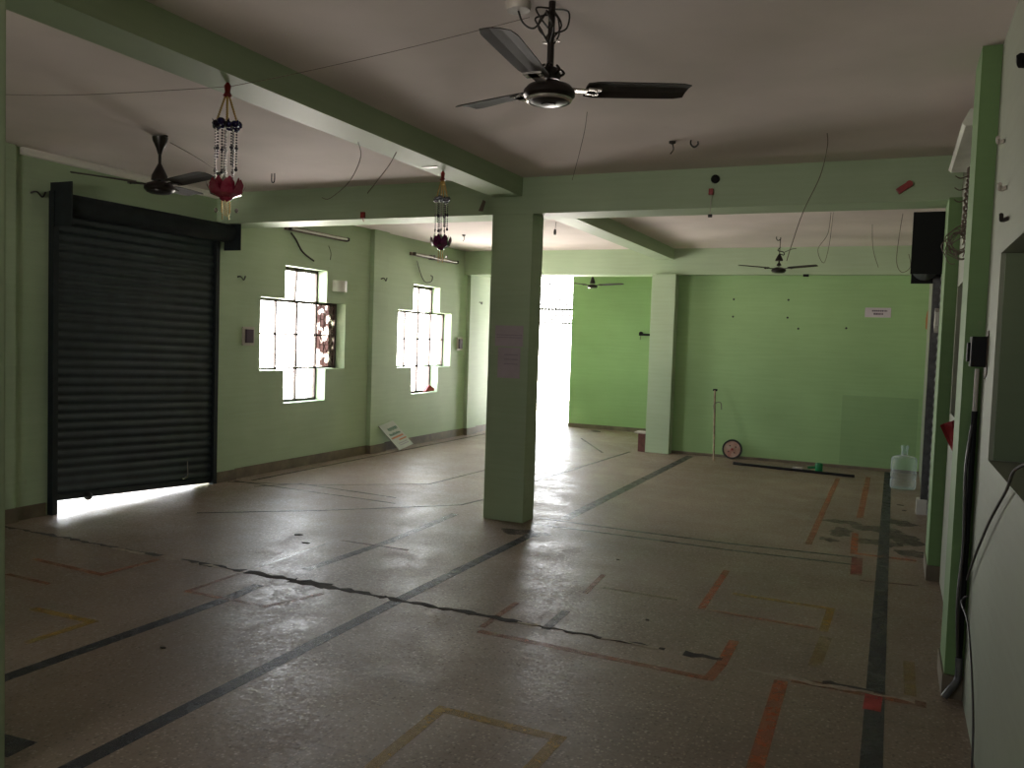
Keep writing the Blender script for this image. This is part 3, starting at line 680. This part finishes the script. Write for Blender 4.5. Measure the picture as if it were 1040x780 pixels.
# ------------------------------------------------------------------ hanging bead chimes
def chime(loc, label, s, petal, crown):
    t = empty('bead_chime', loc, label, 'hanging ornament')
    MB().lathe([(0.006, 0), (0.016, -0.015), (0.012, -0.045), (0.022, -0.06), (0.006, -0.07)], (0, 0, 0), 10).build('hook_cap', M['redplastic'], t, True)
    for i in range(4):
        a = PI/4 + i*PI/2; mb = MB(); n = 13
        for q in range(n):
            u = q/(n-1); mb.ball((0.008*math.cos(a)+(0.045*s-0.008)*u*math.cos(a), 0.008*math.sin(a)+(0.045*s-0.008)*u*math.sin(a), -0.06-0.12*u), 0.0058, 6)
        mb.build('gold_strand', M['gold'], t, True)
    mb = MB()
    for i in range(9):
        a = i*2*PI/9
        mb.ball((0.048*s*math.cos(a), 0.048*s*math.sin(a), -0.195+0.008*math.sin(3*a)), 0.021, 8, 0.8)
        mb.prism([(0.05*s*math.cos(a-.2), 0.05*s*math.sin(a-.2), -0.19), (0.068*s*math.cos(a), 0.068*s*math.sin(a), -0.175 - 0.02*(i % 2)), (0.05*s*math.cos(a+.2), 0.05*s*math.sin(a+.2), -0.205)], (0, 0, -0.006))
    mb.build('flower_ring', M[crown], t, True)
    rnd = random.Random(int(-loc[1]*100))
    for i in range(9):
        a = i*2*PI/9 + 0.3; mb = MB(); L = (0.20, 0.26, 0.17, 0.24, 0.21, 0.26, 0.15, 0.23, 0.18)[i]; n = int(L/0.0125); r0 = (0.048, 0.03, 0.05)[i % 3]*s
        for q in range(n):
            u = q/n; mb.ball((r0*math.cos(a), r0*math.sin(a), -0.215 - L*u), 0.009 if q % 8 == 7 else 0.0052, 6)
        if i % 2: mb.ball((r0*math.cos(a), r0*math.sin(a), -0.215-L-0.012), 0.013, 8, 1.6)
        mb.build('crystal_strand', M['crystal'] if i % 2 else M['darkbead'], t, True)
    mb = MB()
    for ring, (n, r0, r1, z0, z1) in enumerate(((8, 0.02, 0.088, -0.535, -0.455), (7, 0.015, 0.060, -0.53, -0.44))):
        for i in range(n):
            a = i*2*PI/n + ring*0.35; ca, sa = math.cos(a), math.sin(a); ta = Vector((-sa, ca, 0))
            pts = []
            for u, w in ((0, 0.012), (0.5, 0.030), (0.85, 0.022), (1, 0.003)):
                r = (r0 + (r1-r0)*math.sin(u*PI/2))*s; z = z0 + (z1-z0)*u*u; c = Vector((r*ca, r*sa, z)); pts.append((c-ta*w*s, c+ta*w*s))
            o_ = len(mb.v)
            for p, q_ in pts:
                for dlt in (0, 0.003): mb.v += [tuple(p+Vector((0,0,dlt))), tuple(q_+Vector((0,0,dlt)))]
            for k in range(3):
                b = o_+k*4; c = b+4
                mb.f += [(b, b+1, c+1, c), (b+2, c+2, c+3, b+3), (b, c, c+2, b+2), (b+1, b+3, c+3, c+1)]
            b = o_+12; mb.f += [(b, b+1, b+3, b+2), (o_, o_+2, o_+3, o_+1)]
    mb.ball((0, 0, -0.535), 0.03*s, 10, 0.5)
    mb.build('lotus', M[petal], t, True)
    tl = MB()
    for i in range(6):
        a = i*PI/3; n = (11, 7, 9)[i % 3]
        for q in range(n): tl.ball((0.020*s*math.cos(a), 0.020*s*math.sin(a), -0.55-0.008*q), 0.0036, 6)
    tl.build('tassel', M['gold'], t, True)
    for a in (0.5, 3.4): MB().ball((0.05*s*math.cos(a), 0.05*s*math.sin(a), -0.59), 0.009, 8, 1.3).build('drop_bead', M['crystal'], t, True)
    return t
chime((-2.90, 3.10, 2.649), 'nearer bead chime with blue flower ring and pink lotus, hung under the long beam', 1.0, 'pink', 'blue')
chime((-2.93, 5.22, 2.649), 'farther bead chime with purple lotus, hung under the beam near the column', 0.85, 'purple', 'darkbead')

# ------------------------------------------------------------------ wires
def wire(pts, r, label, m='wirebrown', sm=6, name='wire', cat='wire'):
    return tag(MB().tube(pts, r, 6, sm).build(name, M[m], None, True), label, cat)
wire([(-5.2, 3.02, 2.79), (-4.9, 3.05, 2.765), (-4.0, 3.08, 2.68), (-3.05, 3.12, 2.643), (-2.80, 3.12, 2.643), (-2.4, 3.11, 2.665), (-1.9, 3.09, 2.70), (-1.35, 3.05, 2.74)], 0.0014, 'thin wire strung under the ceiling from the far left to the nearest fan')
wire([(-1.66, 4.6, 2.799), (-1.67, 4.6, 2.70), (-1.70, 4.6, 2.56), (-1.735, 4.6, 2.42)], 0.0016, 'thin wire dangling behind the right blade of the nearest fan')
wire([(-0.44, 5.47, 2.799), (-0.435, 5.47, 2.72), (-0.47, 5.5, 2.55), (-0.56, 5.52, 2.34), (-0.62, 5.5, 2.12), (-0.64, 5.5, 2.04)], 0.0026, 'long wire hanging from the ceiling on the right, in front of the beam')
wire([(-0.62, 8.6, 2.799), (-0.64, 8.62, 2.6), (-0.72, 8.6, 2.45), (-0.66, 8.58, 2.32), (-0.62, 8.6, 2.5), (-0.60, 8.6, 2.799)], 0.0025, 'looped wire hanging beyond the beam, right of the small fan')
wire([(-0.28, 9.5, 2.799), (-0.26, 9.5, 2.55), (-0.2, 9.5, 2.36)], 0.0025, 'short wire hanging left of the black drum plate')
wire([(0.0, 8.8, 2.799), (-0.02, 8.8, 2.6), (-0.03, 8.8, 2.35), (0.02, 8.8, 2.25), (0.09, 8.8, 2.30), (0.07, 8.8, 2.42)], 0.0028, 'brown wire curling up beside the black drum plate')
wire([(-3.0, 4.3, 2.649), (-3.05, 4.4, 2.58), (-3.2, 4.5, 2.46), (-3.42, 4.6, 2.38), (-3.5, 4.62, 2.39)], 0.0025, 'left thin wire curling below the long beam')
wire([(-2.92, 4.6, 2.649), (-2.98, 4.6, 2.56), (-3.13, 4.6, 2.40)], 0.003, 'right thin wire dangling below the long beam')
wire([(-4.58, 4.36, 2.76), (-4.60, 4.6, 2.72), (-4.85, 5.1, 2.72), (-5.15, 5.46, 2.785)], 0.0028, 'thin wire running from the hourglass fan to a ceiling hook')
wire([(-5.985, 7.38, 2.56), (-5.985, 7.46, 2.50), (-5.985, 7.58, 2.38), (-5.985, 7.78, 2.30)], 0.009, 'thick dark cable drooping on the wall above the nearer window', 'wire')
wire([(-5.99, 8.05, 2.50), (-5.985, 8.09, 2.42), (-5.985, 8.08, 2.34)], 0.003, 'short thin wire on the wall beside the nearer tube light', 'wire')
wire([(-5.985, 10.02, 2.52), (-5.985, 10.12, 2.36), (-5.985, 10.25, 2.25), (-5.985, 10.42, 2.27), (-5.985, 10.45, 2.34), (-5.985, 10.40, 2.35)], 0.006, 'curled wire on the wall above the farther window', 'wire')
# right wall cables
wire([(0.30, 2.25, 1.26), (0.30, 2.55, 1.20), (0.325, 2.9, 1.10), (0.325, 3.3, 0.93), (0.325, 3.75, 0.70), (0.325, 3.98, 0.56)], 0.0045, 'black cable curving down from the near recess to the corner pipe', 'wire', cat='cable')
wire([(0.328, 3.95, 0.50), (0.31, 3.99, 0.46), (0.325, 3.85, 0.42), (0.325, 3.6, 0.33), (0.325, 3.4, 0.18), (0.325, 3.35, 0.02)], 0.004, 'thin black cable hanging loose at the foot of the near right wall', 'wire', cat='cable')
pp = empty('wall_pipe', (0.33, 4.08, 0), 'black vertical pipe in the corner of the nearer right pilaster', 'pipe')
P(MB().tube([(0.322, 4.09, 0.17), (0.322, 4.09, 1.26)], 0.012, 10), 'pipe', M['black'], True)(pp)
P(MB().tube([(0.322, 4.09, 1.26), (0.322, 4.09, 1.44)], 0.009, 8), 'conduit_end', M['offwhite'], True)(pp)
P(MB().tube([(0.322, 4.09, 0.19), (0.322, 4.085, 0.10), (0.29, 4.06, 0.05), (0.27, 4.05, 0.02)], 0.015, 10, 4), 'elbow', M['galv'], True)(pp)
P(MB().tube([(0.315, 4.085, 1.20), (0.30, 4.06, 1.0), (0.31, 4.07, 0.7), (0.30, 4.05, 0.45), (0.315, 4.07, 0.2)], 0.007, 6, 5), 'cable', M['wire'], True)(pp)
sb = empty('switch_box', (0.34, 4.05, 1.51), 'black switch box fixed beside the nearer right pilaster', 'switch box')
P(MB().bevbox(0.285, 0.344, 3.955, 4.055, 1.45, 1.575, 0.006), 'case', M['black'])(sb)
P(MB().bevbox(0.275, 0.285, 4.0, 4.06, 1.47, 1.55, 0.003), 'cover', M['black'])(sb)
P(MB().prism([(0.3445, 3.92, 1.42), (0.3445, 4.0, 1.40), (0.3445, 4.0, 1.60), (0.3445, 3.93, 1.60)], (-0.004, 0, 0)), 'back_plate', M['brown'])(sb)

# twisted cable bundle and coil on the right, beyond the nearer pilaster
cb = empty('cable_bundle', (0.32, 5.0, 2.6), 'twisted bundle of brown cables with a coil hanging high on the right wall', 'cable bundle')
tw = MB()
main = [(0.325, 5.3, 2.52), (0.315, 5.18, 2.48), (0.31, 5.05, 2.42), (0.30, 4.98, 2.33), (0.295, 4.95, 2.2), (0.29, 4.95, 2.1)]
for ph in (0, 2.1, 4.2):
    pts = []
    for i in range(len(main)-1):
        for k in range(8):
            u = k/8; p = Vector(main[i]).lerp(Vector(main[i+1]), u); a = ph + (i*8+k)*0.9
            pts.append(p + Vector((0.012*math.cos(a), 0.012*math.sin(a), 0)))
    tw.tube(pts, 0.006, 6)
for z, s_ in ((2.42, 1), (2.36, -1), (2.30, 1)):
    tw.tube([(0.30, 4.98, z), (0.26, 4.94, z-0.02), (0.235, 4.92, z-0.01)], 0.003, 6, 4); tw.tube([(0.30, 4.98, z-0.02), (0.33, 4.90, z), (0.335, 4.85, z+0.05)], 0.003, 6, 4)
P(tw, 'twisted_cable', M['wirebrown'], True)(cb)
cl = MB(); rnd = random.Random(3)
for q in range(11):
    r = rnd.uniform(0.035, 0.068); ph = rnd.uniform(0, 6.28); cx = 0.262+rnd.uniform(-0.014, 0.012); cz = 2.06+rnd.uniform(-0.03, 0.03); ty = rnd.uniform(-0.05, 0.05)
    cl.tube([(cx + r*0.85*math.cos(a)*(1+0.15*math.sin(3*a+ph)), 4.88 + ty*math.sin(a+ph), cz + r*math.sin(a)*(1.05+0.2*math.sin(2*a+ph))) for a in [2*PI*i/26+ph for i in range(24)]], 0.0026, 5)
for q in range(6):
    a = rnd.uniform(0, 6.28); cl.tube([(0.262+0.04*math.cos(a), 4.88, 2.06+0.04*math.sin(a)), (0.262+0.075*math.cos(a+.3), 4.87, 2.06+0.085*math.sin(a+.3))], 0.0026, 5)
P(cl, 'coil', M['wirebrown'], True)(cb)
P(MB().tube([(0.30, 4.95, 2.05), (0.32, 4.9, 1.95), (0.335, 4.85, 1.85), (0.325, 4.95, 1.75)], 0.004, 6, 5), 'loose_end', M['wirebrown'], True)(cb)

# ------------------------------------------------------------------ tube lights
def tube_light(y0, y1, z, x, side, label, bodymat, tubemat, dz=0.0):
    t = empty('tube_light', (x, (y0+y1)/2, z), label, 'tube light', 'tube light fittings on the walls')
    s_ = side
    P(MB().bevbox(min(x, x+s_*0.035), max(x, x+s_*0.035), y0, y1, z-0.022, z+0.022, 0.004), 'batten', M[bodymat])(t)
    for y in (y0+0.03, y1-0.055): P(MB().bevbox(min(x+s_*0.03, x+s_*0.075), max(x+s_*0.03, x+s_*0.075), y, y+0.025, z-0.02, z+0.02, 0.003), 'lamp_holder', M['wire'])(t)
    P(MB().tube([(x+s_*0.055, y0+0.055, z), (x+s_*0.055, y1-0.055, z)], 0.013, 10), 'tube', M[tubemat], True)(t)
    return t
tube_light(7.28, 8.40, 2.605, XL, 1, 'white tube light on the left wall above the nearer window', 'wirebrown', 'white')
t2 = tube_light(9.84, 11.14, 2.60, XL, 1, 'dull grey tube light on the left wall above the farther window', 'wirebrown', 'offwhite')
P(MB().bevbox(-5.999, -5.945, 10.35, 10.45, 2.57, 2.63, 0.003), 'starter', M['wire'])(t2)
t3 = tube_light(4.62, 5.75, 2.62, XR, -1, 'white tube light high on the right wall beside the cable bundle', 'white', 'white')

P(MB().prism([(0.344, 4.60, 2.585), (0.344, 4.60, 2.665), (0.265, 4.60, 2.665), (0.235, 4.60, 2.60), (0.25, 4.60, 2.585)], (0, 1.16, 0)), 'reflector_housing', M['white'])(t3)
# ------------------------------------------------------------------ ceiling hooks and hanging bits
def hook(loc, label, kind=0):
    mb = MB()
    if kind == 0: mb.tube([(0, 0, 0), (0, 0, -0.025), (0.02, 0, -0.045), (0.045, 0, -0.03), (0.045, 0, -0.01)], 0.006, 6, 5)
    elif kind == 1: mb.tube([(0, 0, 0), (0.0, 0, -0.06), (0.015, 0, -0.075), (0.03, 0, -0.06), (0.03, 0, 0)], 0.005, 6, 5)
    elif kind == 2: mb.prism([(-0.03, 0, -0.002), (0.03, 0, -0.002), (0.005, 0, -0.03)], (0, 0.03, 0))
    else: mb.lathe([(0.022, 0), (0.022, -0.012), (0.008, -0.018)], (0, 0, 0), 12).tube([(0, 0, -0.01), (0.01, 0, -0.05), (-0.01, 0, -0.08)], 0.004, 6, 4)
    o = mb.build('ceiling_hook', M['wire'], None, True); o.location = loc; return tag(o, label, 'hook')
hook((-1.37, 5.42, 2.799), 'left of two small dark hooks in the ceiling before the cross beam', 3)
hook((-1.25, 5.42, 2.799), 'right of two small dark hooks in the ceiling, curled like a U', 0)
hook((-4.77, 5.62, 2.799), 'U-shaped hook hanging from the ceiling left of the long beam', 1)
hook((-5.19, 5.44, 2.799), 'small triangular plate on the ceiling where the fan wire ends', 2)
hook((-5.06, 9.6, 2.799), 'small hook in the far left ceiling, left of the column', 3)
hook((-1.33, 10.35, 2.799), 'bent hook in the far ceiling above the small fan', 0)
hk = empty('bulb_holder', (-3.45, 8.7, 2.80), 'wired bulb holder hanging from the far ceiling just right of the column', 'bulb holder')
P(MB().tube([(-3.45, 8.7, 2.799), (-3.46, 8.7, 2.71)], 0.003, 6), 'cord', M['wirebrown'])(hk)
P(MB().lathe([(0.012, 0.0), (0.016, -0.03), (0.014, -0.06)], (-3.46, 8.7, 2.715), 10), 'socket', M['wire'], True)(hk)
# items on the cross beam
fb = MB().lathe([(0.006, 0), (0.03, 0.01), (0.032, 0.022), (0.03, 0.03)], (0, 0, 0), 14, 'Y'); o = fb.build('round_knob', M['black'], None, True); o.location = (-1.26, 6.268, 2.715)
tag(o, 'round black knob fixed on the face of the cross beam', 'knob')
rh = empty('pull_switch', (-1.28, 6.29, 2.62), 'small maroon switch with a dangling cord on the cross beam', 'switch')
P(MB().bevbox(-1.30, -1.268, 6.265, 6.299, 2.60, 2.645, 0.004), 'body', M['redplastic'])(rh)
P(MB().tube([(-1.283, 6.275, 2.60), (-1.280, 6.27, 2.50), (-1.283, 6.27, 2.455)], 0.0025, 6), 'cord', M['offwhite'])(rh)
P(MB().bevbox(-1.296, -1.268, 6.258, 6.284, 2.436, 2.458, 0.004), 'cord_weight', M['wire'])(rh)
o = MB().bevbox(-0.05, 0.05, -0.018, 0.018, -0.02, 0.02, 0.006).lathe([(0.022, -0.02), (0.022, 0.015)], (0.035, 0, 0.0), 10, 'Y').build('plastic_clip', M['redplastic']); o.location = (0.0, 6.28, 2.60); o.rotation_euler = (0, rad(-35), 0)
tag(o, 'tilted red plastic clip on the right end of the cross beam', 'clip')
o = MB().bevbox(-0.02, 0.02, -0.012, 0.012, -0.03, 0.025, 0.006).tube([(0, 0, -0.03), (0.01, 0, -0.06)], 0.003).build('plastic_clip', M['redplastic']); o.location = (-4.32, 6.287, 2.545)
tag(o, 'small red clip under the cross beam left of the farther chime', 'clip')
o = MB().prism([(-3.19, 6.2995, 2.545), (-3.15, 6.2995, 2.54), (-3.125, 6.2995, 2.62), (-3.15, 6.2995, 2.635)], (0, -0.003, 0)).build('tape_scrap', M['wirebrown']); tag(o, 'brown torn tape scrap on the cross beam beside the column top', 'tape scrap')
o = MB().prism([(-3.0, 5.05, 2.6495), (-2.88, 5.05, 2.6495), (-2.90, 5.09, 2.6495), (-2.98, 5.10, 2.6495)], (0, 0, -0.003)).build('tape_scrap', M['white']); tag(o, 'white tape scrap under the long beam beside the farther chime', 'tape scrap')
# black scrap on the back beam
o = MB().bevbox(-1.12, -1.05, 11.43, 11.449, 2.42, 2.452, 0.004).build('junction_box', M['black']); tag(o, 'small black box under the back beam right of the small fan', 'junction box')

# ------------------------------------------------------------------ wall fittings, left wall
def sw(y, z, w, h, label, dark='black'):
    t = empty('switch_board', (XL, y, z), label, 'switch board')
    P(MB().bevbox(-5.999, -5.985, y-w/2, y+w/2, z-h/2, z+h/2, 0.004), 'backing', M['offwhite'])(t)
    P(MB().bevbox(-5.985, -5.965, y-w*0.3, y+w*0.3, z-h*0.36, z+h*0.36, 0.004), 'face', M['ink'])(t)
sw(6.75, 1.44, 0.17, 0.19, 'switch board with dark face on the left wall beside the nearer window')
sw(11.34, 1.40, 0.17, 0.20, 'switch board on the left wall beyond the farther window')
ps = MB()
sg = [(-5.998, 8.15), (-5.955, 8.165), (-5.925, 8.21), (-5.915, 8.27), (-5.925, 8.33), (-5.955, 8.375), (-5.998, 8.39)]
ps.prism([(x, y, 1.985) for x, y in sg] + [], (0, 0, 0.13))
tag(ps.build('wall_lamp_shade', M['white'], None, True), 'small curved white lamp shade on the wall right of the nearer window', 'lamp shade')
for i, (y, z, lab) in enumerate([(9.12, 2.2, 'small dark hook on the left wall pilaster between the windows'), (6.62, 2.02, 'short dark peg high on the left wall beside the shutter'), (11.98, 2.05, 'small peg on the far left wall beyond the last pilaster'), (4.42, 2.48, 'coiled wire end on the wall left of the shutter box')]):
    o = MB().tube([(0, -0.05, 0), (0.03, -0.02, 0.01), (0.025, 0.03, -0.02), (0.02, 0.06, 0.02)], 0.007, 6, 5).build('wall_hook', M['wire'], None, True); o.location = (XL+0.001+(0.06 if i == 0 else 0.0), y, z); tag(o, lab, 'hook')

# ------------------------------------------------------------------ leaning banner board
bb = empty('sign_board', (-5.86, 9.5, 0), 'white printed board leaning tilted against the left wall between the windows', 'sign board')
A0 = Vector((-5.825, 9.44, 0.004)); A1 = Vector((-5.835, 9.80, 0.05)); B0 = Vector((-5.925, 9.09, 0.335)); B1 = Vector((-5.925, 9.42, 0.385))
def bp(u, v, d=0.0):
    p = A0.lerp(A1, u).lerp(B0.lerp(B1, u), v); nrm = (A1-A0).cross(B0-A0).normalized()
    if nrm.x < 0: nrm = -nrm
    return p + nrm*d
P(MB().prism([bp(0, 0), bp(1, 0), bp(1.0, 1), bp(0, 1)], bp(0, 0, -0.012)-bp(0, 0)), 'panel', M['banner'])(bb)
def band(u0, u1, v0, v1, m, name): P(MB().prism([bp(u0, v0, 0.0005), bp(u1, v0, 0.0005), bp(u1, v1, 0.0005), bp(u0, v1, 0.0005)], bp(0, 0, 0.001)-bp(0, 0)), name, M[m])(bb)
for i in range(7): band(0.30+i*0.09, 0.36+i*0.09, 0.72-(i % 2)*0.02, 0.82, 'bannergreen', 'printed_letter')
for i in range(9): band(0.16+i*0.08, 0.215+i*0.08, 0.54, 0.63-(i % 3)*0.015, 'bannergreen', 'printed_letter')
band(0.10, 0.9, 0.42, 0.48, 'bannerorange', 'printed_stripe'); band(0.45, 0.95, 0.30, 0.35, 'bannerorange', 'printed_stripe')
for v in (0.2, 0.13): band(0.25, 0.85, v, v+0.025, 'inkfaint', 'printed_line')

# ------------------------------------------------------------------ papers
def sheet(loc, w, h, label, lines, m='paper', ink='ink', depth=0.002, sh_=0):
    t = empty('paper_notice', loc, label, 'paper notice')
    MB().box(-w/2, w/2, -depth, 0, -h/2, h/2).build('sheet', M[m], t)
    for i, (u0, u1, v, th) in enumerate(lines):
        mb = MB(); x = u0; r_ = random.Random(i+5)
        while x < u1:
            l_ = r_.uniform(0.03, 0.07); mb.box((x-0.5)*w, (min(u1, x+l_)-0.5)*w, -depth-0.0008, -depth, (v-0.5)*h, (v-0.5+th)*h); x += l_+0.015
        mb.build('text_line', M[ink], t)
    return t
sheet((-0.22, YB-0.0005, 1.985), 0.30, 0.12, 'white paper notice with two typed lines on the back green wall', [(0.27, 0.86, 0.60, 0.16), (0.34, 0.70, 0.26, 0.20)])
sheet((-2.875, 6.2995, 1.525), 0.25, 0.17, 'upper lilac paper stuck on the middle column', [(0.05, 0.95, 0.52, 0.04), (0.05, 0.95, 0.40, 0.04)], 'paperpink', 'inkfaint')
sheet((-2.87, 6.2995, 1.305), 0.20, 0.25, 'lower lilac paper stuck on the middle column', [(0.3, 0.9, 0.75, 0.03), (0.3, 0.9, 0.6, 0.03), (0.3, 0.9, 0.45, 0.03)], 'paperpink', 'inkfaint')

# ------------------------------------------------------------------ back of the room
pole = empty('pole', (-2.12, 11.2, 0), 'thin rusty pole standing upright before the back green wall', 'pole')
P(MB().tube([(-2.08, 11.12, 0), (-2.13, 11.3, 0.50), (-2.17, 11.45, 0.905)], 0.013, 8), 'shaft', M['bamboo'], True)(pole)
P(MB().bevbox(-2.195, -2.14, 11.44, 11.47, 0.895, 0.925, 0.005), 'cap', M['black'])(pole)
P(MB().tube([(-2.15, 11.33, 0.66), (-2.155, 11.35, 0.72), (-2.12, 11.37, 0.75), (-2.07, 11.38, 0.745), (-2.055, 11.36, 0.66)], 0.006, 6, 5), 'clamp', M['wirebrown'], True)(pole)
wh = empty('wheel', (-1.905, 11.44, 0.135), 'small black-tyred wheel leaning upright against the back green wall', 'wheel')
wh.rotation_euler = (rad(-8), 0, 0)
P_ = lambda mb, n, m: mb.build(n, M[m], wh, True)
P_(MB().lathe([(0.108, -0.016), (0.125, -0.018), (0.132, 0.0), (0.125, 0.018), (0.108, 0.016), (0.108, -0.016)], (0, 0, 0), 36, 'Y'), 'tyre', 'rubber')
P_(MB().lathe([(0.0001, -0.010), (0.03, -0.012), (0.06, -0.006), (0.108, -0.009), (0.108, 0.009), (0.0001, 0.010)], (0, 0, 0), 32, 'Y'), 'disc', 'rust')
P_(MB().lathe([(0.0001, -0.028), (0.014, -0.026), (0.016, -0.008)], (0, 0, 0), 14, 'Y'), 'hub', 'redplastic')
for i in range(4):
    a = i*PI/2 + 0.6; P_(MB().ball((0.055*math.cos(a), -0.010, 0.055*math.sin(a)), 0.009, 8), 'bolt', 'wire')
bar = empty('floor_bar', (-1.0, 10.85, 0), 'long black bar lying on the floor before the back wall', 'bar')
P(MB().tube([(-1.79, 10.95, 0.016), (-0.36, 10.76, 0.016)], 0.016, 8), 'shaft', M['black'], True)(bar)
P(MB().tube([(-1.80, 10.951, 0.016), (-1.70, 10.938, 0.016)], 0.019, 10), 'grip', M['rubber'], True)(bar)
rod2 = tag(MB().tube([(-1.72, 10.985, 0.012), (-0.86, 10.90, 0.012)], 0.011, 8).build('floor_rod', M['wire'], None, True), 'thinner dark rod lying behind the long black bar', 'rod')
o = MB().lathe([(0.015, -0.06), (0.02, -0.05), (0.02, 0.05), (0.015, 0.06)], (0, 0, 0), 12, 'X').build('cloth_roll', M['offwhite'], None, True); o.location = (-1.02, 10.96, 0.022); tag(o, 'small pale roll lying behind the black bars', 'roll')
gc = empty('green_cap', (-0.77, 10.92, 0), 'small bright green plastic pot beside the black bar on the floor', 'pot')
P(MB().lathe([(0.036, 0.001), (0.044, 0.02), (0.046, 0.10), (0.040, 0.115), (0.036, 0.115), (0.034, 0.02), (0.0001, 0.015)], (-0.77, 10.92, 0), 20), 'body', M['greenplastic'], True)(gc)
P(MB().tube([(-0.81, 10.92, 0.06), (-0.86, 10.92, 0.055), (-0.90, 10.92, 0.05)], 0.016, 10), 'spout', M['greenplastic'], True)(gc)

bt = empty('water_bottle', (0.155, 10.2, 0), 'large clear plastic water dispenser bottle on the floor by the right wall', 'water bottle')
prof = [(0.0001, 0.012), (0.10, 0.002), (0.125, 0.012), (0.132, 0.03), (0.132, 0.10), (0.124, 0.108), (0.124, 0.122), (0.132, 0.13), (0.132, 0.19), (0.124, 0.198), (0.124, 0.212), (0.132, 0.22), (0.132, 0.30), (0.130, 0.33), (0.118, 0.352), (0.08, 0.368), (0.036, 0.376), (0.032, 0.385)]
MB().lathe(prof, (0, 0, 0), 40).build('body', M['bottle'], bt, True)
MB().lathe([(0.034, 0.38), (0.034, 0.455), (0.042, 0.458), (0.042, 0.48), (0.032, 0.481), (0.030, 0.38)], (0, 0, 0), 24).build('neck', M['bottle'], bt, True)

bk = empty('stool_block', (-3.17, 11.5, 0), 'maroon block with a pale slab on top beside the back pillar', 'block')
P(MB().bevbox(-3.19, -3.09, 11.42, 11.56, 0, 0.25, 0.005), 'block', M['brick'])(bk)
P(MB().bevbox(-3.24, -3.085, 11.40, 11.58, 0.25, 0.275, 0.004), 'slab', M['slab'])(bk)
bkt = empty('wall_bracket', (-3.7, YF, 1.66), 'black metal bracket on the far green wall beside the back pillar', 'bracket')
P(MB().bevbox(-3.93, -3.60, YF-0.05, YF-0.001, 1.63, 1.665, 0.004), 'arm', M['black'])(bkt)
P(MB().lathe([(0.03, -0.05), (0.035, -0.03), (0.03, -0.001)], (-3.90, YF, 1.665), 12, 'Y'), 'knob', M['black'], True)(bkt)
P(MB().tube([(-3.90, YF-0.03, 1.63), (-3.91, YF-0.03, 1.56)], 0.006, 6).tube([(-3.72, YF-0.03, 1.63), (-3.70, YF-0.03, 1.50), (-3.74, YF-0.03, 1.46)], 0.006, 6), 'dangling_wire', M['wirebrown'])(bkt)
for i, (x, z, l_) in enumerate([(-2.0, 2.13, 'upper left dark nail hole on the back wall'), (-2.0, 1.90, 'lower left dark nail hole on the back wall'), (-1.3, 1.90, 'dark plugged hole at the middle of the back wall'), (-1.3, 2.13, 'dark plugged hole high at the middle of the back wall'), (-1.16, 1.76, 'small dark chip below the middle of the back wall'), (-0.58, 1.78, 'small dark chip left below the paper notice')]):
    o = MB().lathe([(0.0001, -0.004), (0.012, -0.003), (0.014, 0)], (0, 0, 0), 8, 'Y').build('wall_plug', M['wire']); o.location = (x, YB, z); tag(o, l_, 'wall plug')

for i, (y, z, m_n, lab) in enumerate([(3.2, 2.45, 'black', 'dark metal clip high on the near right wall'), (3.80, 2.33, 'offwhite', 'pale peg on the near right wall below the ceiling'), (3.62, 2.12, 'offwhite', 'lower pale peg on the near right wall'), (3.5, 1.99, 'wire', 'small dark nail above the recess on the near right wall')]):
    o = MB().tube([(0, 0, 0), (-0.02, 0.01, -0.005), (-0.025, -0.02, 0.01)], 0.008 if i else 0.015, 6, 4).build('wall_peg', M[m_n], None, True); o.location = (XR-0.001, y, z); tag(o, lab, 'peg')
# red flag by the right pilaster
fl = empty('red_flag', (0.26, 4.62, 1.1), 'dark red cloth pennant hanging point down beside the right wall pilaster', 'flag')
mb = MB(); n = 10; rows = []
for i in range(n+1):
    v = i/n; w = 0.095*(1-v)**0.8 + 0.004
    for j in range(7):
        u = j/6; x = 0.318 - w + w*u*1.0 - 0.0; y = 4.62 + 0.02*math.sin(u*9+v*2); z = 1.20 - 0.22*v - 0.05*(1-u)*(1-v)
        rows.append((x, y, z))
k = len(rows); mb.v = rows + [(x, y+0.004, z) for x, y, z in rows]
for i in range(n):
    for j in range(6):
        a = i*7+j; mb.f += [(a, a+1, a+8, a+7), (k+a, k+a+7, k+a+8, k+a+1)]
for i in range(n):
    for j in (0, 6):
        a = i*7+j; mb.f.append((a, a+7, k+a+7, k+a))
for j in range(6): mb.f += [(j, k+j, k+j+1, j+1), (n*7+j, n*7+j+1, k+n*7+j+1, k+n*7+j)]
P(mb, 'cloth', M['redcloth'], True)(fl)
P(MB().prism([(0.305, 4.58, 1.17), (0.312, 4.58, 1.17), (0.322, 4.58, 1.31)], (0, 0.006, 0)), 'gold_stick', M['gold'])(fl)
